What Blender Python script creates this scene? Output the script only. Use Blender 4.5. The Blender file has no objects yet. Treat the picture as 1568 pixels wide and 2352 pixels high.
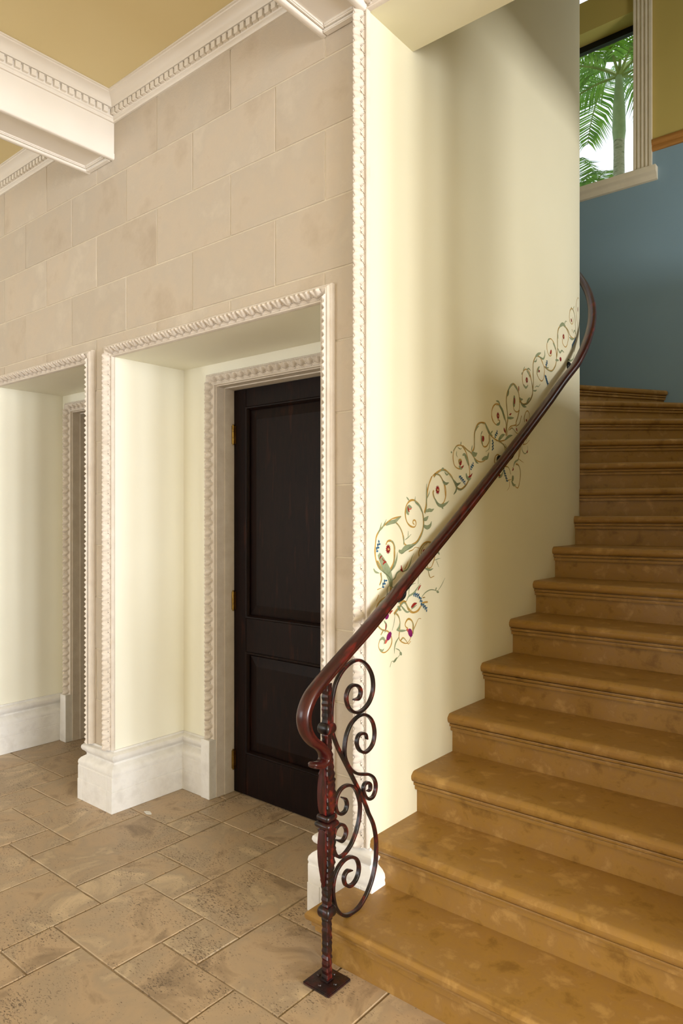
import bpy, bmesh, math, random
from mathutils import Vector, Matrix
PI = math.pi
random.seed(7)
scene = bpy.context.scene
C = scene.collection

# ------------------------------------------------------------------ camera
cam_d = bpy.data.cameras.new('camera')
cam = bpy.data.objects.new('camera', cam_d); C.objects.link(cam)
cam.location = (0, 0, 1.55)
cam.rotation_euler = (PI/2, 0, math.radians(39.65))
cam_d.sensor_fit = 'VERTICAL'; cam_d.sensor_height = 36.0
cam_d.lens = 36.0*1602/2352
cam_d.shift_y = 9/2352
cam_d.clip_start = 0.02
scene.camera = cam
# ------------------------------------------------------------------ world: even bright overcast sky
w = bpy.data.worlds.new('sky'); scene.world = w; w.use_nodes = True
wn = w.node_tree.nodes['Background']
wn.inputs[0].default_value = (0.86, 0.93, 1.0, 1); wn.inputs[1].default_value = 1.9
# ------------------------------------------------------------------ daylight at the windows, and added fill lamps
def area(name, loc, rot, sx, sy, power, col=(1, 1, 1), spread=180):
    l = bpy.data.lights.new(name, 'AREA'); l.shape = 'RECTANGLE'; l.size = sx; l.size_y = sy
    l.energy = power; l.color = col; l.spread = math.radians(spread)
    o = bpy.data.objects.new(name, l); C.objects.link(o); o.location = loc; o.rotation_euler = rot
    return o
ROOM_WIN = [(-2.7, -1.8), (-1.2, -0.4), (-0.05, 0.7), (0.98, 1.68)]        # tall windows in the right-hand wall (Y ranges)
for (a, b), e in zip(ROOM_WIN, (230, 390, 480, 450)):
    area('window_daylight', (7.14, (a+b)/2, 1.70), (0, PI/2, 0), 2.9, b-a, e, (0.925, 0.955, 1.0))
FRONT_FILL = [(-6.6, -5.4), (-4.6, -3.4)]                    # fill openings added behind the camera, left, to brighten the stone wall (X ranges)
for a, b in FRONT_FILL:
    area('front_fill_light', ((a+b)/2, -5.14, 1.55), (PI/2, 0, 0), b-a, 2.4, 108, (0.925, 0.955, 1.0))
STAIR_WIN = (3.2, 4.5, 2.52, 3.65)
area('stair_daylight_and_fill', (2.6, 3.75, 3.0), (0, PI/2, 0), 0.5, 1.2, 150, (1.0, 0.99, 0.97))
STAIR_FILL = (4.9, 5.8, 3.3, 5.3)  # second side opening and its lamp, added to brighten the end wall
area('stair_daylight_and_fill', (0.12, 5.35, 4.3), (0, PI/2, 0), 1.9, 0.85, 15, (0.925, 0.955, 1.0))
# ------------------------------------------------------------------ exposure
vs = scene.view_settings
vs.view_transform = 'Standard'; vs.look = 'None'; vs.gamma = 1.0; vs.exposure = -0.46
vs.use_curve_mapping = False

# ================================================================== helpers
def srgb(r, g, b):
    f = lambda c: (c/255/12.92) if c/255 <= 0.04045 else ((c/255+0.055)/1.055)**2.4
    return (f(r), f(g), f(b), 1)
def tag(o, label=None, cat=None, group=None, kind=None):
    if label: o['label'] = label
    if cat: o['category'] = cat
    if group: o['group'] = group
    if kind: o['kind'] = kind
    return o
def empty(name, loc=(0, 0, 0)):
    o = bpy.data.objects.new(name, None); C.objects.link(o); o.location = loc; o.empty_display_size = 0.05; PW[o.name] = loc
    return o
def link(name, me, parent=None, mtx=None):
    o = bpy.data.objects.new(name, me); C.objects.link(o)
    if mtx is not None: o.matrix_world = mtx
    if parent is not None:
        o.parent = parent
        o.matrix_parent_inverse = Matrix.Translation(-Vector(PW.get(parent.name, (0, 0, 0))))
    return o
PW = {}
class MB:
    def __init__(s): s.v = []; s.f = []
    def box(s, x0, x1, y0, y1, z0, z1):
        n = len(s.v)
        s.v += [(x0,y0,z0),(x1,y0,z0),(x1,y1,z0),(x0,y1,z0),(x0,y0,z1),(x1,y0,z1),(x1,y1,z1),(x0,y1,z1)]
        s.f += [tuple(n+i for i in q) for q in ((0,3,2,1),(4,5,6,7),(0,1,5,4),(1,2,6,5),(2,3,7,6),(3,0,4,7))]
        return s
    def prism(s, poly, z0, z1):
        n = len(s.v); k = len(poly)
        s.v += [(x, y, z0) for x, y in poly] + [(x, y, z1) for x, y in poly]
        s.f.append(tuple(n+i for i in reversed(range(k)))); s.f.append(tuple(n+k+i for i in range(k)))
        for i in range(k):
            j = (i+1) % k; s.f.append((n+i, n+j, n+k+j, n+k+i))
        return s
    def sweep(s, path, prof, mapf, close=False):
        """prof: closed polygon of (offset to the right of the path, height)."""
        P = [Vector(p) for p in path]; m = len(P); k = len(prof); n = len(s.v)
        def rn(a, b):
            d = (b-a).normalized(); return Vector((d.y, -d.x))
        for i, p in enumerate(P):
            if close: n1, n2 = rn(P[i-1], p), rn(p, P[(i+1) % m])
            else:
                n1 = rn(P[i-1], p) if i > 0 else rn(p, P[1]); n2 = rn(p, P[i+1]) if i < m-1 else n1
            mt = (n1+n2)
            mt = mt/max(0.2, 1+n1.dot(n2))
            for o, h in prof:
                q = p+mt*o; s.v.append(tuple(mapf(q, h)))
        for i in range(m if close else m-1):
            i2 = (i+1) % m
            for j in range(k):
                j2 = (j+1) % k
                s.f.append((n+i*k+j, n+i2*k+j, n+i2*k+j2, n+i*k+j2))
        if not close:
            s.f.append(tuple(n+j for j in range(k))); s.f.append(tuple(n+(m-1)*k+j for j in reversed(range(k))))
        return s
    def tube(s, rings, closed_sec=True, caps=True):
        """rings: list of lists of 3D points (same count)"""
        n = len(s.v); k = len(rings[0])
        for r in rings: s.v += [tuple(p) for p in r]
        for i in range(len(rings)-1):
            for j in range(k if closed_sec else k-1):
                j2 = (j+1) % k
                s.f.append((n+i*k+j, n+i*k+j2, n+(i+1)*k+j2, n+(i+1)*k+j))
        if caps and closed_sec:
            s.f.append(tuple(n+j for j in reversed(range(k)))); s.f.append(tuple(n+(len(rings)-1)*k+j for j in range(k)))
        return s
    def mesh(s, name, mat=None, smooth=None, bevel=0, seg=2):
        me = bpy.data.meshes.new(name); me.from_pydata(s.v, [], s.f); 
        bm = bmesh.new(); bm.from_mesh(me)
        bmesh.ops.recalc_face_normals(bm, faces=bm.faces)
        if bevel:
            es = [e for e in bm.edges if e.is_manifold and e.calc_face_angle(0) > 0.6]
            bmesh.ops.bevel(bm, geom=es, offset=bevel, segments=seg, affect='EDGES', clamp_overlap=True)
        if smooth is not None:
            for f in bm.faces: f.smooth = True
            for e in bm.edges:
                if e.is_manifold and e.calc_face_angle(0) > smooth: e.smooth = False
        bm.to_mesh(me); bm.free()
        if mat: me.materials.append(mat)
        return me
    def build(s, name, mat, parent=None, smooth=None, bevel=0, seg=2):
        return link(name, s.mesh(name, mat, smooth, bevel, seg), parent)
plan = lambda q, h: (q.x, q.y, h)
def facing_front(Y0): return lambda q, h: (q.x, Y0-h, q.y)
def catmull(pts, n=6):
    P = [Vector(p) for p in pts]; out = []
    for i in range(len(P)-1):
        p0 = P[i-1] if i else P[0]*2-P[1]; p1, p2 = P[i], P[i+1]
        p3 = P[i+2] if i+2 < len(P) else P[-1]*2-P[-2]
        for j in range(n):
            t = j/n
            out.append(0.5*((2*p1)+(p2-p0)*t+(2*p0-5*p1+4*p2-p3)*t*t+(3*p1-p0-3*p2+p3)*t**3))
    out.append(P[-1]); return out

# ================================================================== materials
def newmat(name):
    m = bpy.data.materials.new(name); m.use_nodes = True
    nt = m.node_tree; return m, nt, nt.nodes['Principled BSDF']
def mottled(name, cols, scale=6, detail=6, rough=0.7, bump=0.0, bscale=60, spec=0.3, rnd=0.0, stretch=None, pits=None, coat=0, distort=0.0, rough2=None):
    """colour ramp over noise in object/world space; rnd: brightness spread between objects; pits: (scale, threshold, colour)"""
    m, nt, b = newmat(name); N, L = nt.nodes, nt.links
    geo = N.new('ShaderNodeNewGeometry'); pos = geo.outputs['Position']
    if stretch:
        mp = N.new('ShaderNodeMapping'); mp.inputs['Scale'].default_value = stretch; L.new(pos, mp.inputs[0]); vec = mp.outputs[0]
    else: vec = pos
    oi = N.new('ShaderNodeObjectInfo')
    if rnd:
        ad = N.new('ShaderNodeVectorMath'); ad.operation = 'ADD'
        mu = N.new('ShaderNodeMath'); mu.operation = 'MULTIPLY'; mu.inputs[1].default_value = 37.0
        L.new(oi.outputs['Random'], mu.inputs[0]); L.new(vec, ad.inputs[0]); L.new(mu.outputs[0], ad.inputs[1]); vec = ad.outputs[0]
    nz = N.new('ShaderNodeTexNoise'); nz.inputs['Scale'].default_value = scale; nz.inputs['Detail'].default_value = detail
    nz.inputs['Roughness'].default_value = 0.6; nz.inputs['Distortion'].default_value = distort
    L.new(vec, nz.inputs['Vector'])
    rp = N.new('ShaderNodeValToRGB'); L.new(nz.outputs['Fac'], rp.inputs[0])
    el = rp.color_ramp.elements
    lo, hi = 0.32, 0.68
    while len(el) < len(cols): el.new(0.5)
    for i, c in enumerate(cols):
        el[i].position = lo+(hi-lo)*i/max(1, len(cols)-1); el[i].color = c
    col = rp.outputs[0]
    if rnd:
        mr = N.new('ShaderNodeMapRange'); mr.inputs[3].default_value = 1-rnd; mr.inputs[4].default_value = 1+rnd*0.7
        L.new(oi.outputs['Random'], mr.inputs[0])
        mx = N.new('ShaderNodeMix'); mx.data_type = 'RGBA'; mx.blend_type = 'MULTIPLY'; mx.inputs['Factor'].default_value = 1
        L.new(col, mx.inputs['A']); L.new(mr.outputs[0], mx.inputs['B']); col = mx.outputs['Result']
    height = None
    if pits:
        sc, th, pc = pits
        mp2 = N.new('ShaderNodeMapping'); mp2.inputs['Scale'].default_value = (1, 1.9, 1); mp2.inputs['Rotation'].default_value = (0, 0, 0.35); L.new(vec, mp2.inputs[0])
        n2 = N.new('ShaderNodeTexNoise'); n2.inputs['Scale'].default_value = sc; n2.inputs['Detail'].default_value = 5; n2.inputs['Roughness'].default_value = 0.65; n2.inputs['Distortion'].default_value = 0.5
        L.new(mp2.outputs[0], n2.inputs['Vector'])
        n3 = N.new('ShaderNodeTexNoise'); n3.inputs['Scale'].default_value = 4.5; n3.inputs['Detail'].default_value = 3; L.new(vec, n3.inputs['Vector'])
        sm = N.new('ShaderNodeMath'); sm.operation = 'MULTIPLY_ADD'; sm.inputs[1].default_value = 0.35; L.new(n3.outputs['Fac'], sm.inputs[0]); L.new(n2.outputs['Fac'], sm.inputs[2])
        mr2 = N.new('ShaderNodeMapRange'); mr2.inputs[1].default_value = th; mr2.inputs[2].default_value = th+0.05; L.new(sm.outputs[0], mr2.inputs[0])
        mx2 = N.new('ShaderNodeMix'); mx2.data_type = 'RGBA'; L.new(mr2.outputs[0], mx2.inputs['Factor']); L.new(col, mx2.inputs['A']); mx2.inputs['B'].default_value = pc
        col = mx2.outputs['Result']; height = mr2.outputs[0]
    L.new(col, b.inputs['Base Color'])
    b.inputs['Roughness'].default_value = rough; b.inputs['Specular IOR Level'].default_value = spec
    if coat: b.inputs['Coat Weight'].default_value = coat; b.inputs['Coat Roughness'].default_value = 0.12
    if bump or height is not None:
        bp = N.new('ShaderNodeBump'); bp.inputs['Distance'].default_value = 0.004
        if height is not None:
            bp.invert = True; bp.inputs['Strength'].default_value = max(bump, 0.5); L.new(height, bp.inputs['Height'])
        else:
            nb = N.new('ShaderNodeTexNoise'); nb.inputs['Scale'].default_value = bscale; nb.inputs['Detail'].default_value = 5
            L.new(vec, nb.inputs['Vector']); bp.inputs['Strength'].default_value = bump; L.new(nb.outputs['Fac'], bp.inputs['Height'])
        L.new(bp.outputs[0], b.inputs['Normal'])
    return m
S = srgb
M = {}
M['cream'] = mottled('cream_paint', [S(244,240,221), S(247,244,227)], 1.2, 3, 0.55, 0.04, 40, 0.3)
M['stairwall'] = mottled('cream_wall_paint', [S(234,227,197), S(238,231,202)], 1.2, 3, 0.5, 0.04, 40, 0.35)
M['stone'] = mottled('limestone_block', [S(193,178,158), S(204,190,171), S(200,188,171), S(210,198,180)], 3.2, 7, 0.85, 0.3, 90, 0.15, rnd=0.05)
M['mortar'] = mottled('pale_mortar', [S(210,198,176), S(221,210,190)], 20, 4, 0.9, 0.2, 120, 0.1)
M['plaster'] = mottled('white_plaster', [S(212,200,185), S(224,214,201)], 14, 5, 0.6, 0.12, 110, 0.25)
M['beam'] = mottled('white_paint', [S(232,224,212), S(238,231,220)], 2, 3, 0.4, 0, 40, 0.4)
M['base'] = mottled('white_limestone', [S(222,218,212), S(235,232,227), S(229,225,218)], 9, 6, 0.6, 0.12, 90, 0.3)
M['ceiling'] = mottled('yellow_ceiling_paint', [S(228,211,160), S(233,217,168)], 1, 2, 0.6)
M['floor'] = mottled('travertine', [S(146,125,101), S(187,162,132), S(175,155,130), S(209,186,154)], 4, 8, 0.45, 0.5, 60, 0.35, rnd=0.07, pits=(92, 0.775, S(114,96,77)), distort=0.7)
M['grout'] = mottled('floor_grout', [S(140,120,95), S(170,149,120)], 25, 4, 0.9, 0.2, 100, 0.1)
M['step'] = mottled('ochre_stained_stone', [S(132,97,44), S(156,118,57), S(152,115,62), S(176,138,79)], 13, 10, 0.42, 0.12, 70, 0.3, distort=0.25)
M['blue'] = mottled('blue_wall_paint', [S(128,153,166), S(134,159,172)], 1, 2, 0.4, 0.03, 40, 0.4)
M['yellow'] = mottled('ochre_wall_paint', [S(186,164,90), S(192,170,97)], 1, 2, 0.6)
M['wood_rail'] = mottled('honey_wood', [S(150,98,42), S(180,125,60)], 8, 5, 0.4, 0, 40, 0.4, stretch=(0.3, 3, 6))
M['casing'] = mottled('cream_casing', [S(222,208,182), S(230,217,192)], 6, 3, 0.5, 0.0)
M['door'] = mottled('dark_mahogany', [S(12,6,5), S(26,12,8), S(17,8,6), S(44,21,12)], 5, 6, 0.42, 0.03, 60, 0.12, stretch=(5, 5, 0.6))
M['brass'] = mottled('brass', [S(118,92,44), S(158,128,66)], 30, 3, 0.3); M['brass'].node_tree.nodes['Principled BSDF'].inputs['Metallic'].default_value = 1
M['iron'] = mottled('red_washed_iron', [S(12,10,11), S(20,11,11), S(52,15,12), S(104,28,18)], 26, 5, 0.36, 0.25, 90, 0.4, stretch=(1, 1, 0.55), coat=0.15, distort=0.8)
M['rail'] = mottled('red_mahogany_rail', [S(30,9,8), S(66,18,15), S(44,13,11), S(100,24,20)], 10, 6, 0.3, 0.04, 60, 0.4, stretch=(3, 0.6, 0.6), coat=0.25)
M['plate'] = mottled('rusted_plate', [S(20,16,18), S(38,18,18), S(66,24,20)], 40, 6, 0.4, 0.4, 130, 0.5, coat=0.2)
M['black'] = mottled('black_metal', [S(12,12,13), S(20,20,21)], 10, 2, 0.4)
M['roomwall'] = mottled('room_wall_paint', [S(226,222,212), S(232,228,218)], 1, 2, 0.6)
M['trunk'] = mottled('palm_trunk', [S(150,150,130), S(186,186,165), S(120,130,100)], 9, 5, 0.7, 0.2, 40, 0.2, stretch=(1, 1, 3))
M['shaft'] = mottled('palm_crownshaft', [S(140,165,120), S(175,195,150)], 6, 4, 0.5)
M['frond'] = mottled('palm_leaf', [S(84,140,44), S(134,188,62), S(176,220,96)], 5, 4, 0.45, rnd=0.2)
fr = M['frond'].node_tree.nodes['Principled BSDF']
fr.inputs['Subsurface Weight'].default_value = 0.0
M['stem'] = mottled('palm_rib', [S(120,140,50), S(150,165,70)], 8, 3, 0.5)
def paint(name, c, c2=None): return mottled(name, [S(*c), S(*(c2 or c))], 40, 3, 0.55)
PAINT = {'g': paint('gold_paint', (172,132,58), (194,156,84)), 's': paint('sage_paint', (132,142,106), (152,160,126)),
         'r': paint('red_paint', (130,34,28), (160,48,40)), 'b': paint('blue_paint', (40,84,118), (62,110,140)),
         'm': paint('magenta_paint', (112,20,84), (140,36,100)), 'p': paint('coral_paint', (186,84,70), (200,110,92)),
         'd': paint('crimson_paint', (112,16,22), (150,26,30)), 'y': paint('ochre_dot_paint', (196,160,96))}
def glass_mat():
    m = bpy.data.materials.new('window_glass'); m.use_nodes = True; nt = m.node_tree; nt.nodes.clear()
    o = nt.nodes.new('ShaderNodeOutputMaterial'); mx = nt.nodes.new('ShaderNodeMixShader'); mx.inputs[0].default_value = 0.06
    t = nt.nodes.new('ShaderNodeBsdfTransparent'); g = nt.nodes.new('ShaderNodeBsdfGlossy'); g.inputs['Roughness'].default_value = 0.02
    nt.links.new(t.outputs[0], mx.inputs[1]); nt.links.new(g.outputs[0], mx.inputs[2]); nt.links.new(mx.outputs[0], o.inputs[0])
    return m
M['glass'] = glass_mat()

SCROLL_LONG = [(1.8961, 0.9103), (1.92, 0.9097), (1.9316, 0.9217), (1.9316, 0.9399), (1.9158, 0.9552), (1.8909, 0.9622), (1.868, 0.9553), (1.8549, 0.9362), (1.8549, 0.9139), (1.867, 0.8897), (1.8899, 0.8704), (1.92, 0.8616), (1.9528, 0.867), (1.9825, 0.8845), (2.0017, 0.9138), (2.0061, 0.9463), (1.9978, 0.9804), (1.9743, 1.0132), (1.9422, 1.0366), (1.9106, 1.0458), (1.872, 1.0408), (1.8319, 1.0211), (1.8025, 0.9927), (1.7865, 0.9614), (1.7779, 0.9265), (1.7741, 0.8809), (1.777, 0.8369), (1.7865, 0.8082), (1.8098, 0.7634), (1.8394, 0.7178), (1.8746, 0.6636), (1.9054, 0.6161), (1.9342, 0.5701), (1.9635, 0.5199), (1.9792, 0.4879), (2.005, 0.4443), (2.0206, 0.3953), (2.0245, 0.3502), (2.0195, 0.2949), (1.9984, 0.2429), (1.9667, 0.2044), (1.9292, 0.1798), (1.8916, 0.1728), (1.8508, 0.1804), (1.8209, 0.1996), (1.7974, 0.2303), (1.7858, 0.2659), (1.7829, 0.2983), (1.7877, 0.3275), (1.8023, 0.3524), (1.8268, 0.3687), (1.8558, 0.3742), (1.8854, 0.3679), (1.9113, 0.3487), (1.9229, 0.3221), (1.9192, 0.2975), (1.9061, 0.28), (1.8864, 0.2717), (1.866, 0.2743), (1.8483, 0.2879), (1.8408, 0.3062), (1.8438, 0.3209), (1.8584, 0.3292), (1.8823, 0.3233)]
SCROLL_MID = [(1.9689, 0.7555), (1.9625, 0.7728), (1.9422, 0.7827), (1.9211, 0.7796), (1.9116, 0.7631), (1.9158, 0.7426), (1.9316, 0.7233), (1.9582, 0.7112), (1.9879, 0.7176), (2.0072, 0.736), (2.0144, 0.7677), (2.0061, 0.8023), (1.9852, 0.8293), (1.9528, 0.8467), (1.9169, 0.8471), (1.8807, 0.8311), (1.8579, 0.8051), (1.8473, 0.7759), (1.8433, 0.7421), (1.8518, 0.7113), (1.8756, 0.6761), (1.908, 0.6515), (1.9422, 0.6385), (1.9787, 0.6275), (2.0072, 0.6077), (2.0211, 0.5819), (2.0183, 0.556), (2.0017, 0.5384), (1.9754, 0.5409), (1.9571, 0.5598), (1.9485, 0.5804), (1.9539, 0.5978), (1.9733, 0.6), (1.989, 0.5874), (1.9874, 0.5703), (1.9733, 0.569)]
SCROLL_LOW = [(1.8304, 0.5909), (1.8503, 0.5777), (1.8569, 0.5573), (1.8468, 0.5389), (1.8255, 0.5364), (1.8059, 0.5485), (1.7962, 0.5735), (1.801, 0.6), (1.8196, 0.6188), (1.8453, 0.6249), (1.8746, 0.6194), (1.9002, 0.6008), (1.9184, 0.57), (1.9295, 0.5341), (1.926, 0.4939), (1.9103, 0.4537), (1.8864, 0.42), (1.8569, 0.3994), (1.8283, 0.3919), (1.8062, 0.3993), (1.7916, 0.4182), (1.7838, 0.4445), (1.7838, 0.4694), (1.7935, 0.4935), (1.816, 0.5031), (1.8398, 0.4927), (1.8528, 0.4704), (1.8458, 0.4506), (1.8288, 0.443), (1.8037, 0.4545)]
RAIL = [(1.6694, 0.7459), (1.714, 0.7336), (1.7401, 0.7437), (1.7379, 0.7688), (1.714, 0.7964), (1.6778, 0.8239), (1.6508, 0.8586), (1.6405, 0.8958), (1.6466, 0.9293), (1.6715, 0.9662), (1.714, 0.9977), (1.7666, 1.03), (1.8586, 1.083), (1.9894, 1.157), (2.2536, 1.3206), (2.6374, 1.5575), (3.1388, 1.8837), (3.5516, 2.1599)]
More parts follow.
